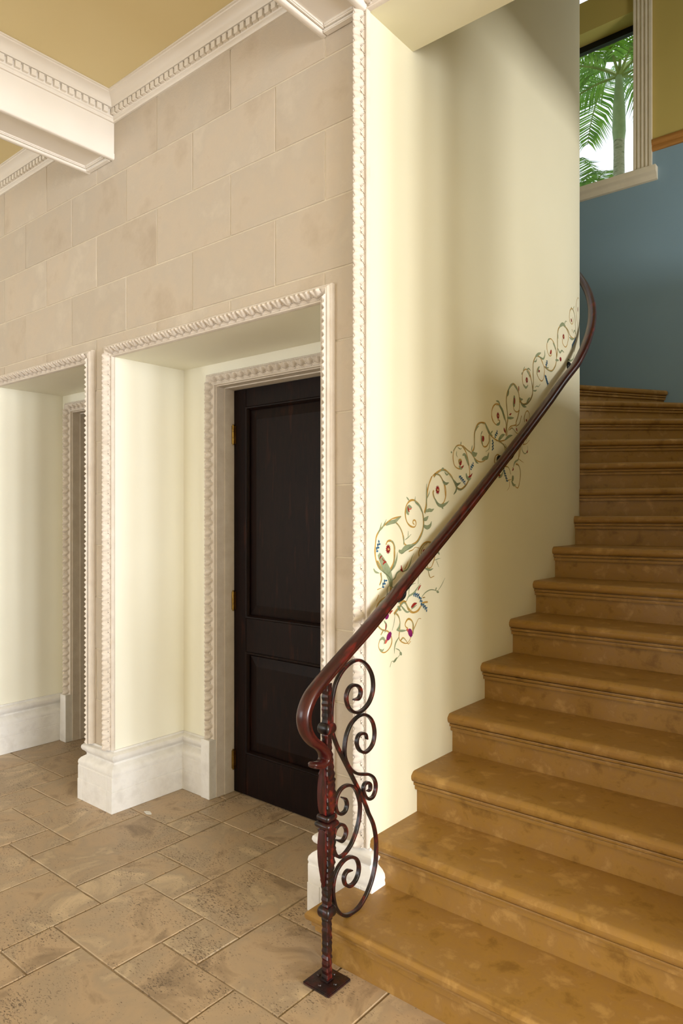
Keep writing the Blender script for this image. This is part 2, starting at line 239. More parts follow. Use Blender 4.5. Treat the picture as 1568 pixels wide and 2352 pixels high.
MURAL = [
 ('g',0.0054,1,[(0.131,1.239),(0.137,1.267),(0.137,1.292),(0.126,1.315),(0.099,1.332),(0.062,1.353),(0.042,1.379),(0.034,1.413),(0.037,1.447),(0.044,1.474),(0.068,1.499),(0.099,1.517),(0.137,1.536),(0.164,1.542),(0.206,1.548)]),
 ('s',0.0107,1,[(0.104,1.515),(0.137,1.525),(0.164,1.529),(0.186,1.539),(0.206,1.547)]),
 ('s',0.0043,1,[(0.057,1.490),(0.083,1.508),(0.107,1.537)]),
 ('s',0.0043,1,[(0.052,1.480),(0.068,1.505),(0.075,1.525)]),
 ('g',0.0038,0,[(0.164,1.528),(0.192,1.510),(0.214,1.484),(0.223,1.457),(0.231,1.438),(0.254,1.429)]),
 ('s',0.0039,1,[(0.223,1.435),(0.225,1.457),(0.223,1.474)]),
 ('s',0.0148,1,[(0.189,1.413),(0.211,1.408),(0.237,1.421),(0.272,1.427),(0.307,1.435)]),
 ('g',0.0058,1,[(0.206,1.403),(0.237,1.415),(0.272,1.428),(0.307,1.439),(0.334,1.456),(0.356,1.481),(0.369,1.514),(0.367,1.545),(0.355,1.575),(0.331,1.598),(0.301,1.613),(0.272,1.612),(0.248,1.597),(0.237,1.574),(0.237,1.548),(0.248,1.525),(0.272,1.509),(0.301,1.505),(0.313,1.518),(0.307,1.531),(0.294,1.532),(0.290,1.522),(0.301,1.515)]),
 ('s',0.0067,1,[(0.361,1.562),(0.337,1.592),(0.307,1.608),(0.307,1.629)]),
 ('s',0.0046,1,[(0.263,1.612),(0.243,1.626)]),
 ('s',0.0118,1,[(0.260,1.555),(0.248,1.568),(0.260,1.587),(0.283,1.584)]),
 ('r',0.0052,1,[(0.263,1.565),(0.255,1.578),(0.251,1.591)]),
 ('p',0.0046,1,[(0.260,1.576),(0.274,1.579),(0.281,1.582)]),
 ('g',0.0068,1,[(0.377,1.562),(0.389,1.589),(0.392,1.619),(0.398,1.653),(0.411,1.684),(0.433,1.716)]),
 ('s',0.0047,1,[(0.392,1.592),(0.391,1.636),(0.393,1.684)]),
 ('s',0.0041,1,[(0.395,1.623),(0.411,1.644),(0.417,1.657)]),
 ('g',0.0045,1,[(0.449,1.658),(0.443,1.648),(0.452,1.627),(0.475,1.607),(0.501,1.597),(0.528,1.608),(0.544,1.633),(0.546,1.665),(0.534,1.689),(0.514,1.709),(0.488,1.725),(0.455,1.727),(0.430,1.713)]),
 ('s',0.0103,1,[(0.455,1.624),(0.481,1.600),(0.514,1.594),(0.551,1.605),(0.572,1.617)]),
 ('s',0.0084,1,[(0.511,1.592),(0.524,1.580)]),
 ('s',0.0101,1,[(0.381,1.568),(0.411,1.574),(0.430,1.573),(0.450,1.580)]),
 ('s',0.0115,1,[(0.367,1.535),(0.389,1.538),(0.406,1.550)]),
 ('s',0.0121,1,[(0.367,1.511),(0.395,1.502),(0.420,1.510),(0.430,1.528)]),
 ('s',0.0070,1,[(0.521,1.702),(0.548,1.689),(0.568,1.694)]),
 ('s',0.0072,1,[(0.603,1.713),(0.638,1.689),(0.634,1.667),(0.613,1.645)]),
 ('g',0.0047,1,[(0.631,1.681),(0.659,1.670),(0.695,1.674),(0.732,1.696),(0.754,1.719)]),
 ('s',0.0086,1,[(0.617,1.699),(0.638,1.689),(0.670,1.697)]),
 ('s',0.0247,0.5,[(0.057,1.406),(0.075,1.384),(0.096,1.358),(0.120,1.331),(0.134,1.302),(0.137,1.276)]),
 ('g',0.0062,1,[(0.047,1.379),(0.078,1.346),(0.115,1.322),(0.131,1.299)]),
 ('g',0.0043,1,[(0.070,1.334),(0.075,1.309),(0.062,1.288)]),
 ('s',0.0055,1,[(0.024,1.352),(0.037,1.339),(0.062,1.332)]),
 ('g',0.0063,1,[(0.120,1.331),(0.142,1.349),(0.158,1.376),(0.161,1.408),(0.156,1.437),(0.137,1.453),(0.115,1.452),(0.104,1.439)]),
 ('s',0.0076,1,[(0.137,1.336),(0.161,1.357),(0.175,1.382),(0.180,1.407)]),
 ('s',0.0032,1,[(0.126,1.450),(0.147,1.451),(0.163,1.430),(0.164,1.408)]),
 ('r',0.0043,1,[(0.062,1.386),(0.068,1.393),(0.078,1.399)]),
 ('r',0.0050,1,[(0.083,1.363),(0.089,1.370),(0.107,1.374)]),
 ('r',0.0031,1,[(0.078,1.390),(0.086,1.380),(0.102,1.375)]),
 ('s',0.0051,1,[(0.145,1.299),(0.164,1.308),(0.175,1.324),(0.197,1.333),(0.225,1.331)]),
 ('s',0.0045,1,[(0.214,1.328),(0.248,1.336),(0.269,1.358),(0.280,1.380),(0.296,1.398)]),
 ('g',0.0023,1,[(0.231,1.337),(0.248,1.356),(0.254,1.368)]),
 ('r',0.0064,1,[(0.200,1.339),(0.210,1.335),(0.217,1.328)]),
 ('r',0.0039,1,[(0.206,1.355),(0.208,1.345),(0.214,1.332)]),
 ('s',0.0026,1,[(0.231,1.454),(0.254,1.463),(0.277,1.476)]),
 ('s',0.0020,1,[(0.254,1.463),(0.257,1.489)]),
 ('g',0.0023,1,[(0.260,1.407),(0.289,1.413),(0.307,1.422),(0.337,1.418)]),
 ('g',0.0043,1,[(0.340,1.372),(0.334,1.401),(0.355,1.427),(0.392,1.441),(0.430,1.437),(0.452,1.414),(0.457,1.382),(0.443,1.352),(0.424,1.333),(0.380,1.332)]),
 ('g',0.0030,1,[(0.361,1.380),(0.349,1.401),(0.367,1.423),(0.398,1.436)]),
 ('p',0.0141,1,[(0.361,1.390),(0.374,1.401),(0.389,1.406)]),
 ('r',0.0074,1,[(0.361,1.397),(0.370,1.406),(0.383,1.409)]),
 ('g',0.0027,1,[(0.395,1.351),(0.405,1.320),(0.420,1.292),(0.452,1.296)]),
 ('s',0.0068,1,[(0.380,1.332),(0.417,1.324),(0.443,1.328)]),
 ('s',0.0024,1,[(0.449,1.362),(0.481,1.367),(0.501,1.368)]),
 ('s',0.0021,1,[(0.468,1.361),(0.488,1.332)]),
 ('s',0.0069,1,[(0.478,1.399),(0.488,1.390),(0.494,1.384)]),
 ('g',0.0041,1,[(0.120,1.240),(0.078,1.231),(0.052,1.215),(0.039,1.192),(0.039,1.167),(0.052,1.135),(0.078,1.116),(0.115,1.105),(0.137,1.086),(0.143,1.060),(0.126,1.037),(0.094,1.026),(0.068,1.037),(0.056,1.057),(0.065,1.077),(0.083,1.081)]),
 ('s',0.0074,1,[(0.062,1.078),(0.083,1.083),(0.096,1.071),(0.089,1.058)]),
 ('s',0.0062,1,[(0.065,1.043),(0.078,1.035),(0.091,1.041)]),
 ('s',0.0056,1,[(0.091,1.149),(0.107,1.128),(0.096,1.101)]),
 ('r',0.0038,1,[(0.104,1.138),(0.102,1.119),(0.096,1.111)]),
 ('g',0.0031,1,[(0.089,1.115),(0.070,1.097)]),
 ('m',0.0163,0.6,[(0.110,1.073),(0.123,1.085),(0.137,1.098)]),
 ('p',0.0081,1,[(0.096,1.060),(0.107,1.070),(0.116,1.075)]),
 ('m',0.0125,0.6,[(0.099,1.156),(0.110,1.162),(0.120,1.170)]),
 ('r',0.0050,1,[(0.126,1.170),(0.137,1.178),(0.149,1.182)]),
 ('m',0.0177,0.6,[(0.257,1.093),(0.270,1.080),(0.280,1.063)]),
 ('p',0.0078,1,[(0.243,1.097),(0.254,1.091),(0.266,1.084)]),
 ('g',0.0054,1,[(0.158,1.166),(0.186,1.186),(0.214,1.204),(0.243,1.208)]),
 ('s',0.0055,1,[(0.243,1.209),(0.260,1.227),(0.295,1.237),(0.322,1.255),(0.346,1.272)]),
 ('r',0.0047,1,[(0.325,1.245),(0.337,1.257),(0.349,1.266)]),
 ('s',0.0033,1,[(0.260,1.231),(0.263,1.257),(0.277,1.272),(0.310,1.276)]),
 ('g',0.0064,1,[(0.197,1.201),(0.225,1.209),(0.243,1.196),(0.260,1.175),(0.289,1.159),(0.325,1.162),(0.349,1.179),(0.361,1.191),(0.401,1.191)]),
 ('s',0.0058,1,[(0.203,1.197),(0.225,1.179),(0.248,1.165),(0.274,1.167)]),
 ('s',0.0090,1,[(0.183,1.196),(0.194,1.182),(0.208,1.177)]),
 ('s',0.0077,1,[(0.189,1.205),(0.200,1.220)]),
 ('r',0.0086,1,[(0.277,1.180),(0.298,1.191),(0.319,1.194)]),
 ('s',0.0039,1,[(0.277,1.173),(0.307,1.183),(0.319,1.187)]),
 ('g',0.0027,1,[(0.361,1.212),(0.380,1.213)]),
 ('s',0.0030,0,[(0.355,1.216),(0.386,1.233),(0.424,1.240),(0.462,1.234),(0.488,1.226)]),
 ('s',0.0048,1,[(0.462,1.234),(0.470,1.247)]),
 ('s',0.0024,1,[(0.481,1.232),(0.508,1.251),(0.538,1.282)]),
 ('s',0.0076,1,[(0.470,1.230),(0.481,1.226),(0.489,1.224)]),
 ('g',0.0035,1,[(0.164,1.172),(0.186,1.157),(0.197,1.136),(0.197,1.104),(0.192,1.073),(0.203,1.055),(0.243,1.040),(0.266,1.050),(0.277,1.065)]),
 ('g',0.0029,1,[(0.203,1.057),(0.220,1.066),(0.243,1.050),(0.257,1.036),(0.274,1.045)]),
 ('g',0.0053,1,[(0.289,1.073),(0.292,1.109),(0.277,1.130),(0.254,1.136),(0.236,1.122),(0.237,1.109),(0.254,1.099)]),
 ('s',0.0064,1,[(0.180,1.100),(0.208,1.095),(0.243,1.092)]),
 ('s',0.0070,1,[(0.175,1.101),(0.192,1.111),(0.198,1.130)]),
 ('g',0.0026,1,[(0.295,1.089),(0.313,1.110),(0.331,1.128),(0.350,1.127)]),
 ('s',0.0042,1,[(0.192,1.073),(0.169,1.053),(0.161,1.032),(0.160,1.013)]),
 ('s',0.0026,0,[(0.167,1.031),(0.192,1.021),(0.206,1.003)]),
 ('s',0.0090,1,[(0.197,1.011),(0.206,1.003),(0.210,0.998)]),
 ('s',0.0070,1,[(0.153,0.979),(0.165,0.985),(0.178,0.995)]),
 ('s',0.0019,1,[(0.197,1.001),(0.164,0.984),(0.142,0.984),(0.130,0.964)]),
 ('g',0.0019,1,[(0.057,1.251),(0.042,1.228)]),
 ('g',0.0018,1,[(0.047,1.271),(0.075,1.275)]),
 ('s',0.0031,1,[(0.112,1.247),(0.112,1.269),(0.126,1.283)]),
 ('s',0.0038,1,[(0.169,1.255),(0.147,1.272),(0.137,1.286)]),
 ('s',0.0017,1,[(0.331,1.311),(0.328,1.271)]),
 ('s',0.0016,1,[(0.164,1.166),(0.158,1.134),(0.145,1.104)]),
 ('B',0.0000,0,[(0.041,1.413),(0.062,1.452)]),
 ('B',0.0000,0,[(0.078,1.276),(0.103,1.305)]),
 ('B',0.0000,0,[(0.292,1.234),(0.337,1.221)]),
 ('B',0.0000,0,[(0.337,1.221),(0.355,1.189)]),
 ('B',0.0000,0,[(0.355,1.189),(0.395,1.159)]),
 ('g',0.0052,1,[(0.448,1.715),(0.465,1.729),(0.500,1.745),(0.530,1.749),(0.559,1.742),(0.596,1.721),(0.621,1.694),(0.646,1.672),(0.677,1.670),(0.716,1.687),(0.742,1.711),(0.755,1.735),(0.752,1.767),(0.742,1.800),(0.722,1.838),(0.690,1.862),(0.665,1.866),(0.633,1.857),(0.611,1.830),(0.608,1.798),(0.621,1.773),(0.646,1.762),(0.671,1.760)]),
 ('g',0.0037,0,[(0.454,1.729),(0.494,1.725),(0.518,1.705),(0.535,1.678),(0.543,1.634)]),
 ('s',0.0081,1,[(0.521,1.696),(0.541,1.689),(0.572,1.695)]),
 ('s',0.0070,1,[(0.621,1.695),(0.646,1.691),(0.674,1.699)]),
 ('s',0.0064,1,[(0.636,1.681),(0.633,1.662),(0.611,1.644)]),
 ('s',0.0056,1,[(0.506,1.745),(0.521,1.755),(0.533,1.750)]),
 ('s',0.0056,1,[(0.535,1.740),(0.553,1.729),(0.572,1.736)]),
 ('s',0.0104,0.6,[(0.690,1.823),(0.709,1.827),(0.729,1.806),(0.745,1.780)]),
 ('s',0.0039,1,[(0.674,1.868),(0.677,1.883)]),
 ('s',0.0029,1,[(0.608,1.836),(0.627,1.853),(0.646,1.863)]),
 ('s',0.0063,1,[(0.587,1.830),(0.599,1.828)]),
 ('s',0.0032,1,[(0.646,1.855),(0.671,1.849),(0.684,1.856)]),
 ('s',0.0032,1,[(0.639,1.838),(0.636,1.822),(0.646,1.810)]),
 ('r',0.0116,1,[(0.665,1.776),(0.674,1.791),(0.674,1.799)]),
 ('g',0.0052,1,[(0.661,1.782),(0.659,1.798),(0.677,1.802),(0.684,1.790)]),
 ('s',0.0097,1,[(0.658,1.772),(0.677,1.764),(0.697,1.774)]),
 ('r',0.0052,1,[(0.677,1.767),(0.693,1.772),(0.698,1.781)]),
 ('s',0.0111,1,[(0.722,1.743),(0.729,1.727),(0.749,1.718),(0.769,1.725)]),
 ('r',0.0066,1,[(0.742,1.727),(0.762,1.732),(0.779,1.746)]),
 ('g',0.0042,1,[(0.690,1.865),(0.729,1.851),(0.769,1.838),(0.796,1.820),(0.830,1.805),(0.871,1.804),(0.907,1.817),(0.928,1.839),(0.941,1.853)]),
 ('s',0.0146,1,[(0.775,1.843),(0.802,1.833),(0.826,1.842)]),
 ('s',0.0122,1,[(0.871,1.813),(0.900,1.823),(0.925,1.828),(0.941,1.853)]),
 ('s',0.0067,1,[(0.796,1.816),(0.816,1.801),(0.837,1.794)]),
 ('s',0.0046,1,[(0.769,1.848),(0.779,1.875)]),
 ('g',0.0050,1,[(0.775,1.842),(0.796,1.863),(0.799,1.903),(0.802,1.937),(0.823,1.969),(0.857,1.987),(0.900,1.987),(0.921,1.965),(0.943,1.943),(0.987,1.926),(1.039,1.916),(1.108,1.926),(1.140,1.946),(1.189,1.956)]),
 ('s',0.0102,1,[(0.900,1.990),(0.921,1.968),(0.950,1.944),(0.979,1.936)]),
 ('s',0.0053,1,[(0.802,1.937),(0.823,1.959),(0.843,1.969)]),
 ('s',0.0055,1,[(0.957,1.944),(0.979,1.960)]),
 ('g',0.0041,1,[(0.943,1.936),(0.943,1.908),(0.921,1.883),(0.893,1.877),(0.868,1.892),(0.864,1.915),(0.882,1.927)]),
 ('s',0.0074,1,[(0.861,1.929),(0.868,1.909),(0.882,1.876)]),
 ('r',0.0143,0.6,[(0.878,1.900),(0.882,1.914),(0.885,1.926)]),
 ('s',0.0041,1,[(0.875,1.949),(0.859,1.928)]),
 ('s',0.0024,1,[(0.957,1.930),(0.943,1.874),(0.907,1.854)]),
 ('g',0.0054,1,[(1.116,1.966),(1.124,2.002),(1.108,2.037),(1.077,2.076),(1.047,2.093),(1.009,2.092),(0.979,2.071),(0.968,2.039),(0.979,2.012),(1.009,1.994),(1.039,1.997),(1.050,2.016),(1.031,2.018)]),
 ('s',0.0120,1,[(1.047,2.090),(1.077,2.072),(1.093,2.049),(1.104,2.022)]),
 ('s',0.0064,1,[(1.058,2.091),(1.039,2.107),(1.013,2.109)]),
 ('s',0.0091,1,[(1.016,1.992),(1.047,2.002),(1.054,2.020)]),
 ('s',0.0127,1,[(1.039,1.920),(1.077,1.944),(1.108,1.954)]),
 ('r',0.0079,1,[(1.097,1.985),(1.104,1.972),(1.115,1.962)]),
 ('s',0.0093,1,[(1.108,1.926),(1.148,1.947),(1.192,1.958)]),
 ('g',0.0050,1,[(1.120,1.948),(1.132,2.007),(1.140,2.040),(1.128,2.093),(1.124,2.135),(1.140,2.173),(1.172,2.203),(1.204,2.219),(1.237,2.209),(1.262,2.183),(1.274,2.136),(1.270,2.099),(1.245,2.081),(1.212,2.088),(1.200,2.112),(1.204,2.142)]),
 ('s',0.0108,1,[(1.132,2.147),(1.148,2.171),(1.140,2.173)]),
 ('s',0.0072,1,[(1.140,2.173),(1.172,2.207),(1.196,2.221)]),
 ('s',0.0073,1,[(1.200,2.218),(1.237,2.201),(1.262,2.179)]),
 ('s',0.0161,0.7,[(1.208,2.102),(1.212,2.132),(1.212,2.161)]),
 ('r',0.0095,0.6,[(1.212,2.117),(1.214,2.134),(1.212,2.149)]),
 ('r',0.0052,1,[(1.262,2.216),(1.264,2.190)]),
 ('s',0.0094,1,[(1.132,2.039),(1.172,2.042),(1.208,2.047)]),
 ('r',0.0058,1,[(1.156,2.056),(1.180,2.066)]),
 ('g',0.0048,1,[(1.270,2.095),(1.254,2.060),(1.233,2.028),(1.229,2.013),(1.172,2.000),(1.140,1.975),(1.132,1.949)]),
 ('g',0.0033,1,[(1.156,1.980),(1.188,1.994),(1.229,1.976),(1.262,1.968)]),
 ('g',0.0030,1,[(1.296,2.068),(1.270,2.025),(1.229,2.006)]),
 ('r',0.0066,1,[(1.233,1.999),(1.245,1.981)]),
 ('g',0.0048,1,[(1.274,2.140),(1.313,2.130),(1.364,2.140),(1.408,2.168),(1.431,2.206),(1.426,2.244),(1.408,2.279),(1.382,2.302)]),
 ('s',0.0082,1,[(1.274,2.159),(1.287,2.151),(1.313,2.154)]),
 ('s',0.0089,1,[(1.287,2.130),(1.321,2.120),(1.356,2.120)]),
 ('s',0.0091,1,[(1.356,2.139),(1.378,2.161),(1.400,2.175)]),
 ('g',0.0043,1,[(1.093,1.907),(1.108,1.886),(1.112,1.862)]),
 ('g',0.0042,1,[(1.039,1.916),(1.085,1.906),(1.132,1.881)]),
 ('s',0.0029,1,[(1.108,1.908),(1.128,1.888)]),
 ('g',0.0041,1,[(1.334,2.039),(1.328,2.060),(1.343,2.088),(1.369,2.101),(1.391,2.086),(1.398,2.060)]),
 ('r',0.0113,1,[(1.351,2.044),(1.357,2.056)]),
 ('s',0.0037,1,[(1.296,1.923),(1.304,1.890),(1.338,1.874),(1.369,1.895),(1.369,1.917)]),
 ('r',0.0060,1,[(1.313,1.939),(1.321,1.925)]),
 ('r',0.0068,1,[(1.360,1.879),(1.369,1.895)]),
 ('g',0.0026,1,[(1.313,1.920),(1.356,1.928),(1.391,1.949)]),
 ('g',0.0026,1,[(1.270,1.906),(1.262,1.850),(1.274,1.839),(1.321,1.827)]),
 ('s',0.0026,1,[(1.351,1.939),(1.373,1.978),(1.400,2.000)]),
 ('g',0.0033,1,[(1.287,1.915),(1.274,1.869),(1.254,1.838)]),
 ('s',0.0067,1,[(1.262,1.839),(1.220,1.823),(1.200,1.795)]),
 ('g',0.0040,1,[(1.229,1.815),(1.262,1.809),(1.283,1.780),(1.279,1.739),(1.254,1.694),(1.212,1.707),(1.188,1.725),(1.188,1.754)]),
 ('s',0.0131,0.6,[(1.192,1.725),(1.196,1.740),(1.200,1.754)]),
 ('r',0.0058,1,[(1.188,1.779),(1.200,1.787),(1.192,1.794)]),
 ('s',0.0095,1,[(1.180,1.725),(1.204,1.707),(1.229,1.708)]),
 ('g',0.0049,1,[(1.009,1.795),(0.998,1.815),(1.005,1.837),(1.031,1.849),(1.062,1.840)]),
 ('g',0.0032,1,[(1.100,1.796),(1.148,1.792),(1.172,1.760)]),
 ('s',0.0099,1,[(1.039,1.737),(1.070,1.749),(1.089,1.771)]),
 ('r',0.0078,1,[(1.039,1.744),(1.058,1.752)]),
 ('g',0.0022,1,[(1.160,1.724),(1.156,1.695),(1.132,1.676)]),
 ('g',0.0022,1,[(1.140,1.727),(1.180,1.734)]),
 ('B',0.0000,0,[(0.998,1.930),(1.028,1.959)]),
 ('B',0.0000,0,[(0.979,1.918),(0.979,1.868)]),
 ('B',0.0000,0,[(0.759,1.763),(0.789,1.789)]),
 ('B',0.0000,0,[(0.658,1.730),(0.713,1.698)]),
 ('B',0.0000,0,[(1.591,2.327),(1.627,2.278)]),
 ('B',0.0000,0,[(1.085,1.792),(1.108,1.758)]),
 ('B',0.0000,0,[(1.108,1.758),(1.133,1.721)]),
 ('g',0.0046,1,[(1.274,2.157),(1.306,2.129),(1.364,2.140),(1.415,2.176),(1.433,2.215),(1.415,2.271),(1.390,2.308),(1.348,2.316),(1.315,2.296),(1.306,2.259),(1.323,2.225),(1.356,2.223),(1.373,2.240)]),
 ('s',0.0079,1,[(1.319,2.232),(1.348,2.220),(1.375,2.236)]),
 ('s',0.0073,1,[(1.360,2.310),(1.386,2.296),(1.394,2.279)]),
 ('s',0.0043,1,[(1.315,2.303),(1.335,2.328)]),
 ('s',0.0051,1,[(1.356,2.313),(1.381,2.325),(1.407,2.318)]),
 ('s',0.0050,1,[(1.298,2.279),(1.306,2.295)]),
 ('g',0.0044,1,[(1.434,2.212),(1.441,2.268),(1.437,2.323),(1.441,2.368),(1.476,2.407),(1.521,2.411),(1.557,2.387),(1.584,2.354),(1.575,2.307),(1.548,2.284),(1.512,2.293),(1.485,2.319),(1.494,2.347)]),
 ('s',0.0111,1,[(1.467,2.402),(1.494,2.418),(1.539,2.437)]),
 ('s',0.0097,1,[(1.494,2.321),(1.503,2.345),(1.521,2.359)]),
 ('r',0.0090,1,[(1.507,2.328),(1.521,2.338)]),
 ('s',0.0059,1,[(1.450,2.373),(1.476,2.381),(1.485,2.398)]),
 ('s',0.0075,1,[(1.521,2.411),(1.566,2.408),(1.589,2.431),(1.584,2.460)]),
 ('s',0.0059,1,[(1.437,2.216),(1.467,2.220),(1.485,2.228)]),
 ('s',0.0030,1,[(1.459,2.237),(1.485,2.248),(1.503,2.247),(1.530,2.266)]),
 ('g',0.0046,1,[(1.584,2.369),(1.640,2.359),(1.687,2.363),(1.736,2.402),(1.750,2.452),(1.736,2.500),(1.697,2.532),(1.659,2.536),(1.621,2.506),(1.621,2.467),(1.649,2.442),(1.678,2.447),(1.683,2.475)]),
 ('r',0.0108,0.6,[(1.661,2.451),(1.670,2.465),(1.676,2.477)]),
 ('s',0.0086,1,[(1.702,2.521),(1.726,2.506),(1.731,2.487)]),
 ('s',0.0053,1,[(1.603,2.368),(1.635,2.370),(1.640,2.378)]),
 ('s',0.0086,1,[(1.736,2.431),(1.785,2.438)]),
 ('s',0.0069,1,[(1.621,2.506),(1.640,2.528),(1.663,2.539)]),
 ('g',0.0047,1,[(1.755,2.453),(1.765,2.513),(1.765,2.580),(1.785,2.624),(1.841,2.652),(1.896,2.644),(1.933,2.615),(1.921,2.564),(1.885,2.532),(1.841,2.544),(1.836,2.571)]),
 ('s',0.0143,1,[(1.795,2.634),(1.841,2.656),(1.885,2.653)]),
 ('s',0.0040,1,[(1.868,2.662),(1.885,2.682),(1.908,2.685)]),
 ('s',0.0071,1,[(1.770,2.502),(1.800,2.484),(1.825,2.501),(1.861,2.496)]),
 ('s',0.0063,1,[(1.770,2.558),(1.767,2.589)]),
 ('g',0.0048,1,[(1.852,2.652),(1.921,2.641),(1.974,2.615),(2.054,2.618),(2.097,2.647)]),
 ('s',0.0074,1,[(1.953,2.603),(2.003,2.603),(2.072,2.620)]),
 ('s',0.0050,1,[(2.036,2.646),(2.072,2.671),(2.093,2.650)]),
 ('g',0.0025,1,[(2.019,2.650),(2.003,2.663)]),
 ('g',0.0042,1,[(2.103,2.652),(2.093,2.717),(2.072,2.763),(2.019,2.787),(1.974,2.772),(1.953,2.734),(1.960,2.703),(2.003,2.692),(2.036,2.716),(2.027,2.739)]),
 ('r',0.0099,1,[(2.003,2.705),(1.991,2.714),(1.981,2.720)]),
 ('s',0.0041,1,[(1.988,2.783),(1.996,2.794)]),
 ('s',0.0033,1,[(2.036,2.791),(2.063,2.815)]),
 ('g',0.0034,1,[(2.126,2.641),(2.166,2.701),(2.166,2.735),(2.115,2.795),(2.126,2.853),(2.182,2.898),(2.239,2.908)]),
 ('r',0.0086,1,[(2.182,2.812),(2.188,2.835),(2.192,2.845)]),
 ('g',0.0029,1,[(2.072,2.612),(2.093,2.578),(2.054,2.537)]),
 ('s',0.0073,1,[(1.902,2.434),(1.927,2.467),(1.974,2.468),(2.036,2.492),(2.072,2.528)]),
 ('g',0.0028,1,[(1.914,2.441),(1.921,2.417)]),
 ('g',0.0029,1,[(1.974,2.385),(1.967,2.368)]),
 ('g',0.0025,1,[(2.072,2.448),(2.045,2.418)]),
 ('B',0.0000,0,[(2.103,2.631),(2.003,2.560)]),
 ('B',0.0000,0,[(1.623,2.408),(1.603,2.374)]),
 ('B',0.0000,0,[(1.593,2.323),(1.630,2.279)]),
 ('R',0.0000,0,[(1.807,2.448)])]
FLOWERS = [(0.1178, 1.4218, 0.0208), (0.4781, 1.6608, 0.0215), (1.033, 2.0383, 0.0197), (1.3586, 2.2611, 0.0182), (1.852, 2.5862, 0.0185)]
# ================================================================== dimensions (metres; camera stands at x=0, y=0)
YW = 2.07            # face of the stone wall
YB = 2.519           # back of the door recesses
Z_BEAM, Z_CEIL, Z_HALL = 3.43, 3.735, 7.2
XR = -0.15           # outer wall of the stair
YE = 6.14            # end wall of the stair hall
RX0, RX1, RY0 = -7.0, 7.0, -5.0
N1 = (-3.27, -1.809); N2 = (-4.624, -3.517); ZN = 2.389
CX, CY, CR = -3.06, 3.90, 1.475      # curved part of the stair wall
RISE = 0.1722

# ================================================================== floor with laid travertine tiles
UX, UY, UX0, UY0 = 0.1985, 0.1995, -2.52, 1.735
fl = MB().box(RX0, RX1, RY0, 2.72, -0.12, -0.0045).build('floor', M['grout']); tag(fl, kind='structure')
given = [(0,1,0,1),(2,3,-1,0),(0,2,-2,0),(0,1,-3,-2),(-2,0,-4,-1),(-1,0,-1,1),(-3,-1,-1,2),(-4,-3,-1,0),(-5,-3,0,2),(-6,-5,0,1),
         (-6,-4,-2,0),(-4,-2,-3,-1),(-7,-6,-1,1),(-7,-5,1,4),(-9,-7,-1,2),(-1,1,1,3),(-2,-1,2,3),(-4,-2,2,4),(1,3,0,2),(3,5,-1,1),
         (2,4,-2,-1),(1,4,-4,-2),(4,6,-3,-1),(5,6,-1,1),(-1,0,3,5),(0,1,3,4),(1,3,2,4),(-2,1,4,5),(-9,-7,2,4),(-11,-9,0,2),(-5,-4,2,4)]
occ = set(); tiles = []
def put(t):
    cells = [(u, v) for u in range(t[0], t[1]) for v in range(t[2], t[3])]
    if any(c in occ for c in cells): return False
    occ.update(cells); tiles.append(t); return True
for t in given: put(t)
U0, U1, V0, V1 = -17, 13, -12, 5
opts = [(2,3),(3,2),(2,2),(2,2),(1,2),(2,1),(1,1)]
for v in range(V0, V1):
    for u in range(U0, U1):
        if (u, v) in occ: continue
        o2 = opts[:]; random.shuffle(o2); o2.sort(key=lambda s: -(s[0]*s[1])*random.uniform(0.4, 1.3))
        for a, b in o2+[(1, 1)]:
            if u+a <= U1 and v+b <= V1 and put((u, u+a, v, v+b)): break
for (u0, u1, v0, v1) in tiles:
    g = 0.003
    x0, x1 = UX0+u0*UX+g, UX0+u1*UX-g; y0, y1 = UY0+v0*UY+g, UY0+v1*UY-g
    y1 = min(y1, 2.715)
    if y1-y0 < 0.02: continue
    # slightly ragged outline
    def edge(ax, ay, bx, by, n):
        pts = []
        for i in range(n):
            t = i/n; j = 0.0 if i == 0 else random.uniform(-0.0018, 0.0018)
            dx, dy = bx-ax, by-ay; L = math.hypot(dx, dy)
            pts.append((ax+dx*t-dy/L*j, ay+dy*t+dx/L*j))
        return pts
    poly = edge(x0,y0,x1,y0,4)+edge(x1,y0,x1,y1,4)+edge(x1,y1,x0,y1,4)+edge(x0,y1,x0,y0,4)
    zt = random.uniform(-0.0009, 0.0009)
    mb = MB(); n = len(poly); cx, cy = (x0+x1)/2, (y0+y1)/2
    ins = [(cx+(x-cx)*(1-0.006/(x1-x0)), cy+(y-cy)*(1-0.006/(y1-y0))) for x, y in poly]
    mb.v = [(x, y, -0.012) for x, y in poly]+[(x, y, -0.0026+zt) for x, y in poly]+[(x, y, zt) for x, y in ins]
    for i in range(n):
        j = (i+1) % n
        mb.f += [(i, j, n+j, n+i), (n+i, n+j, 2*n+j, 2*n+i)]
    mb.f.append(tuple(2*n+i for i in range(n)))
    mb.build('floor_tile', M['floor'], fl)

# ================================================================== stone wall with two door recesses
core = MB()
o = 0.012
core.box(RX0, -1.582, YW+0.003, 2.36, ZN+o, Z_CEIL+0.3)
for a, b in ((RX0, N2[0]-o), (N2[1]+o, N1[0]-o), (N1[1]+o, -1.582)): core.box(a, b, YW+0.003, 2.70, 0, ZN+o)
wb = core.build('wall_back', M['mortar']); tag(wb, kind='structure')
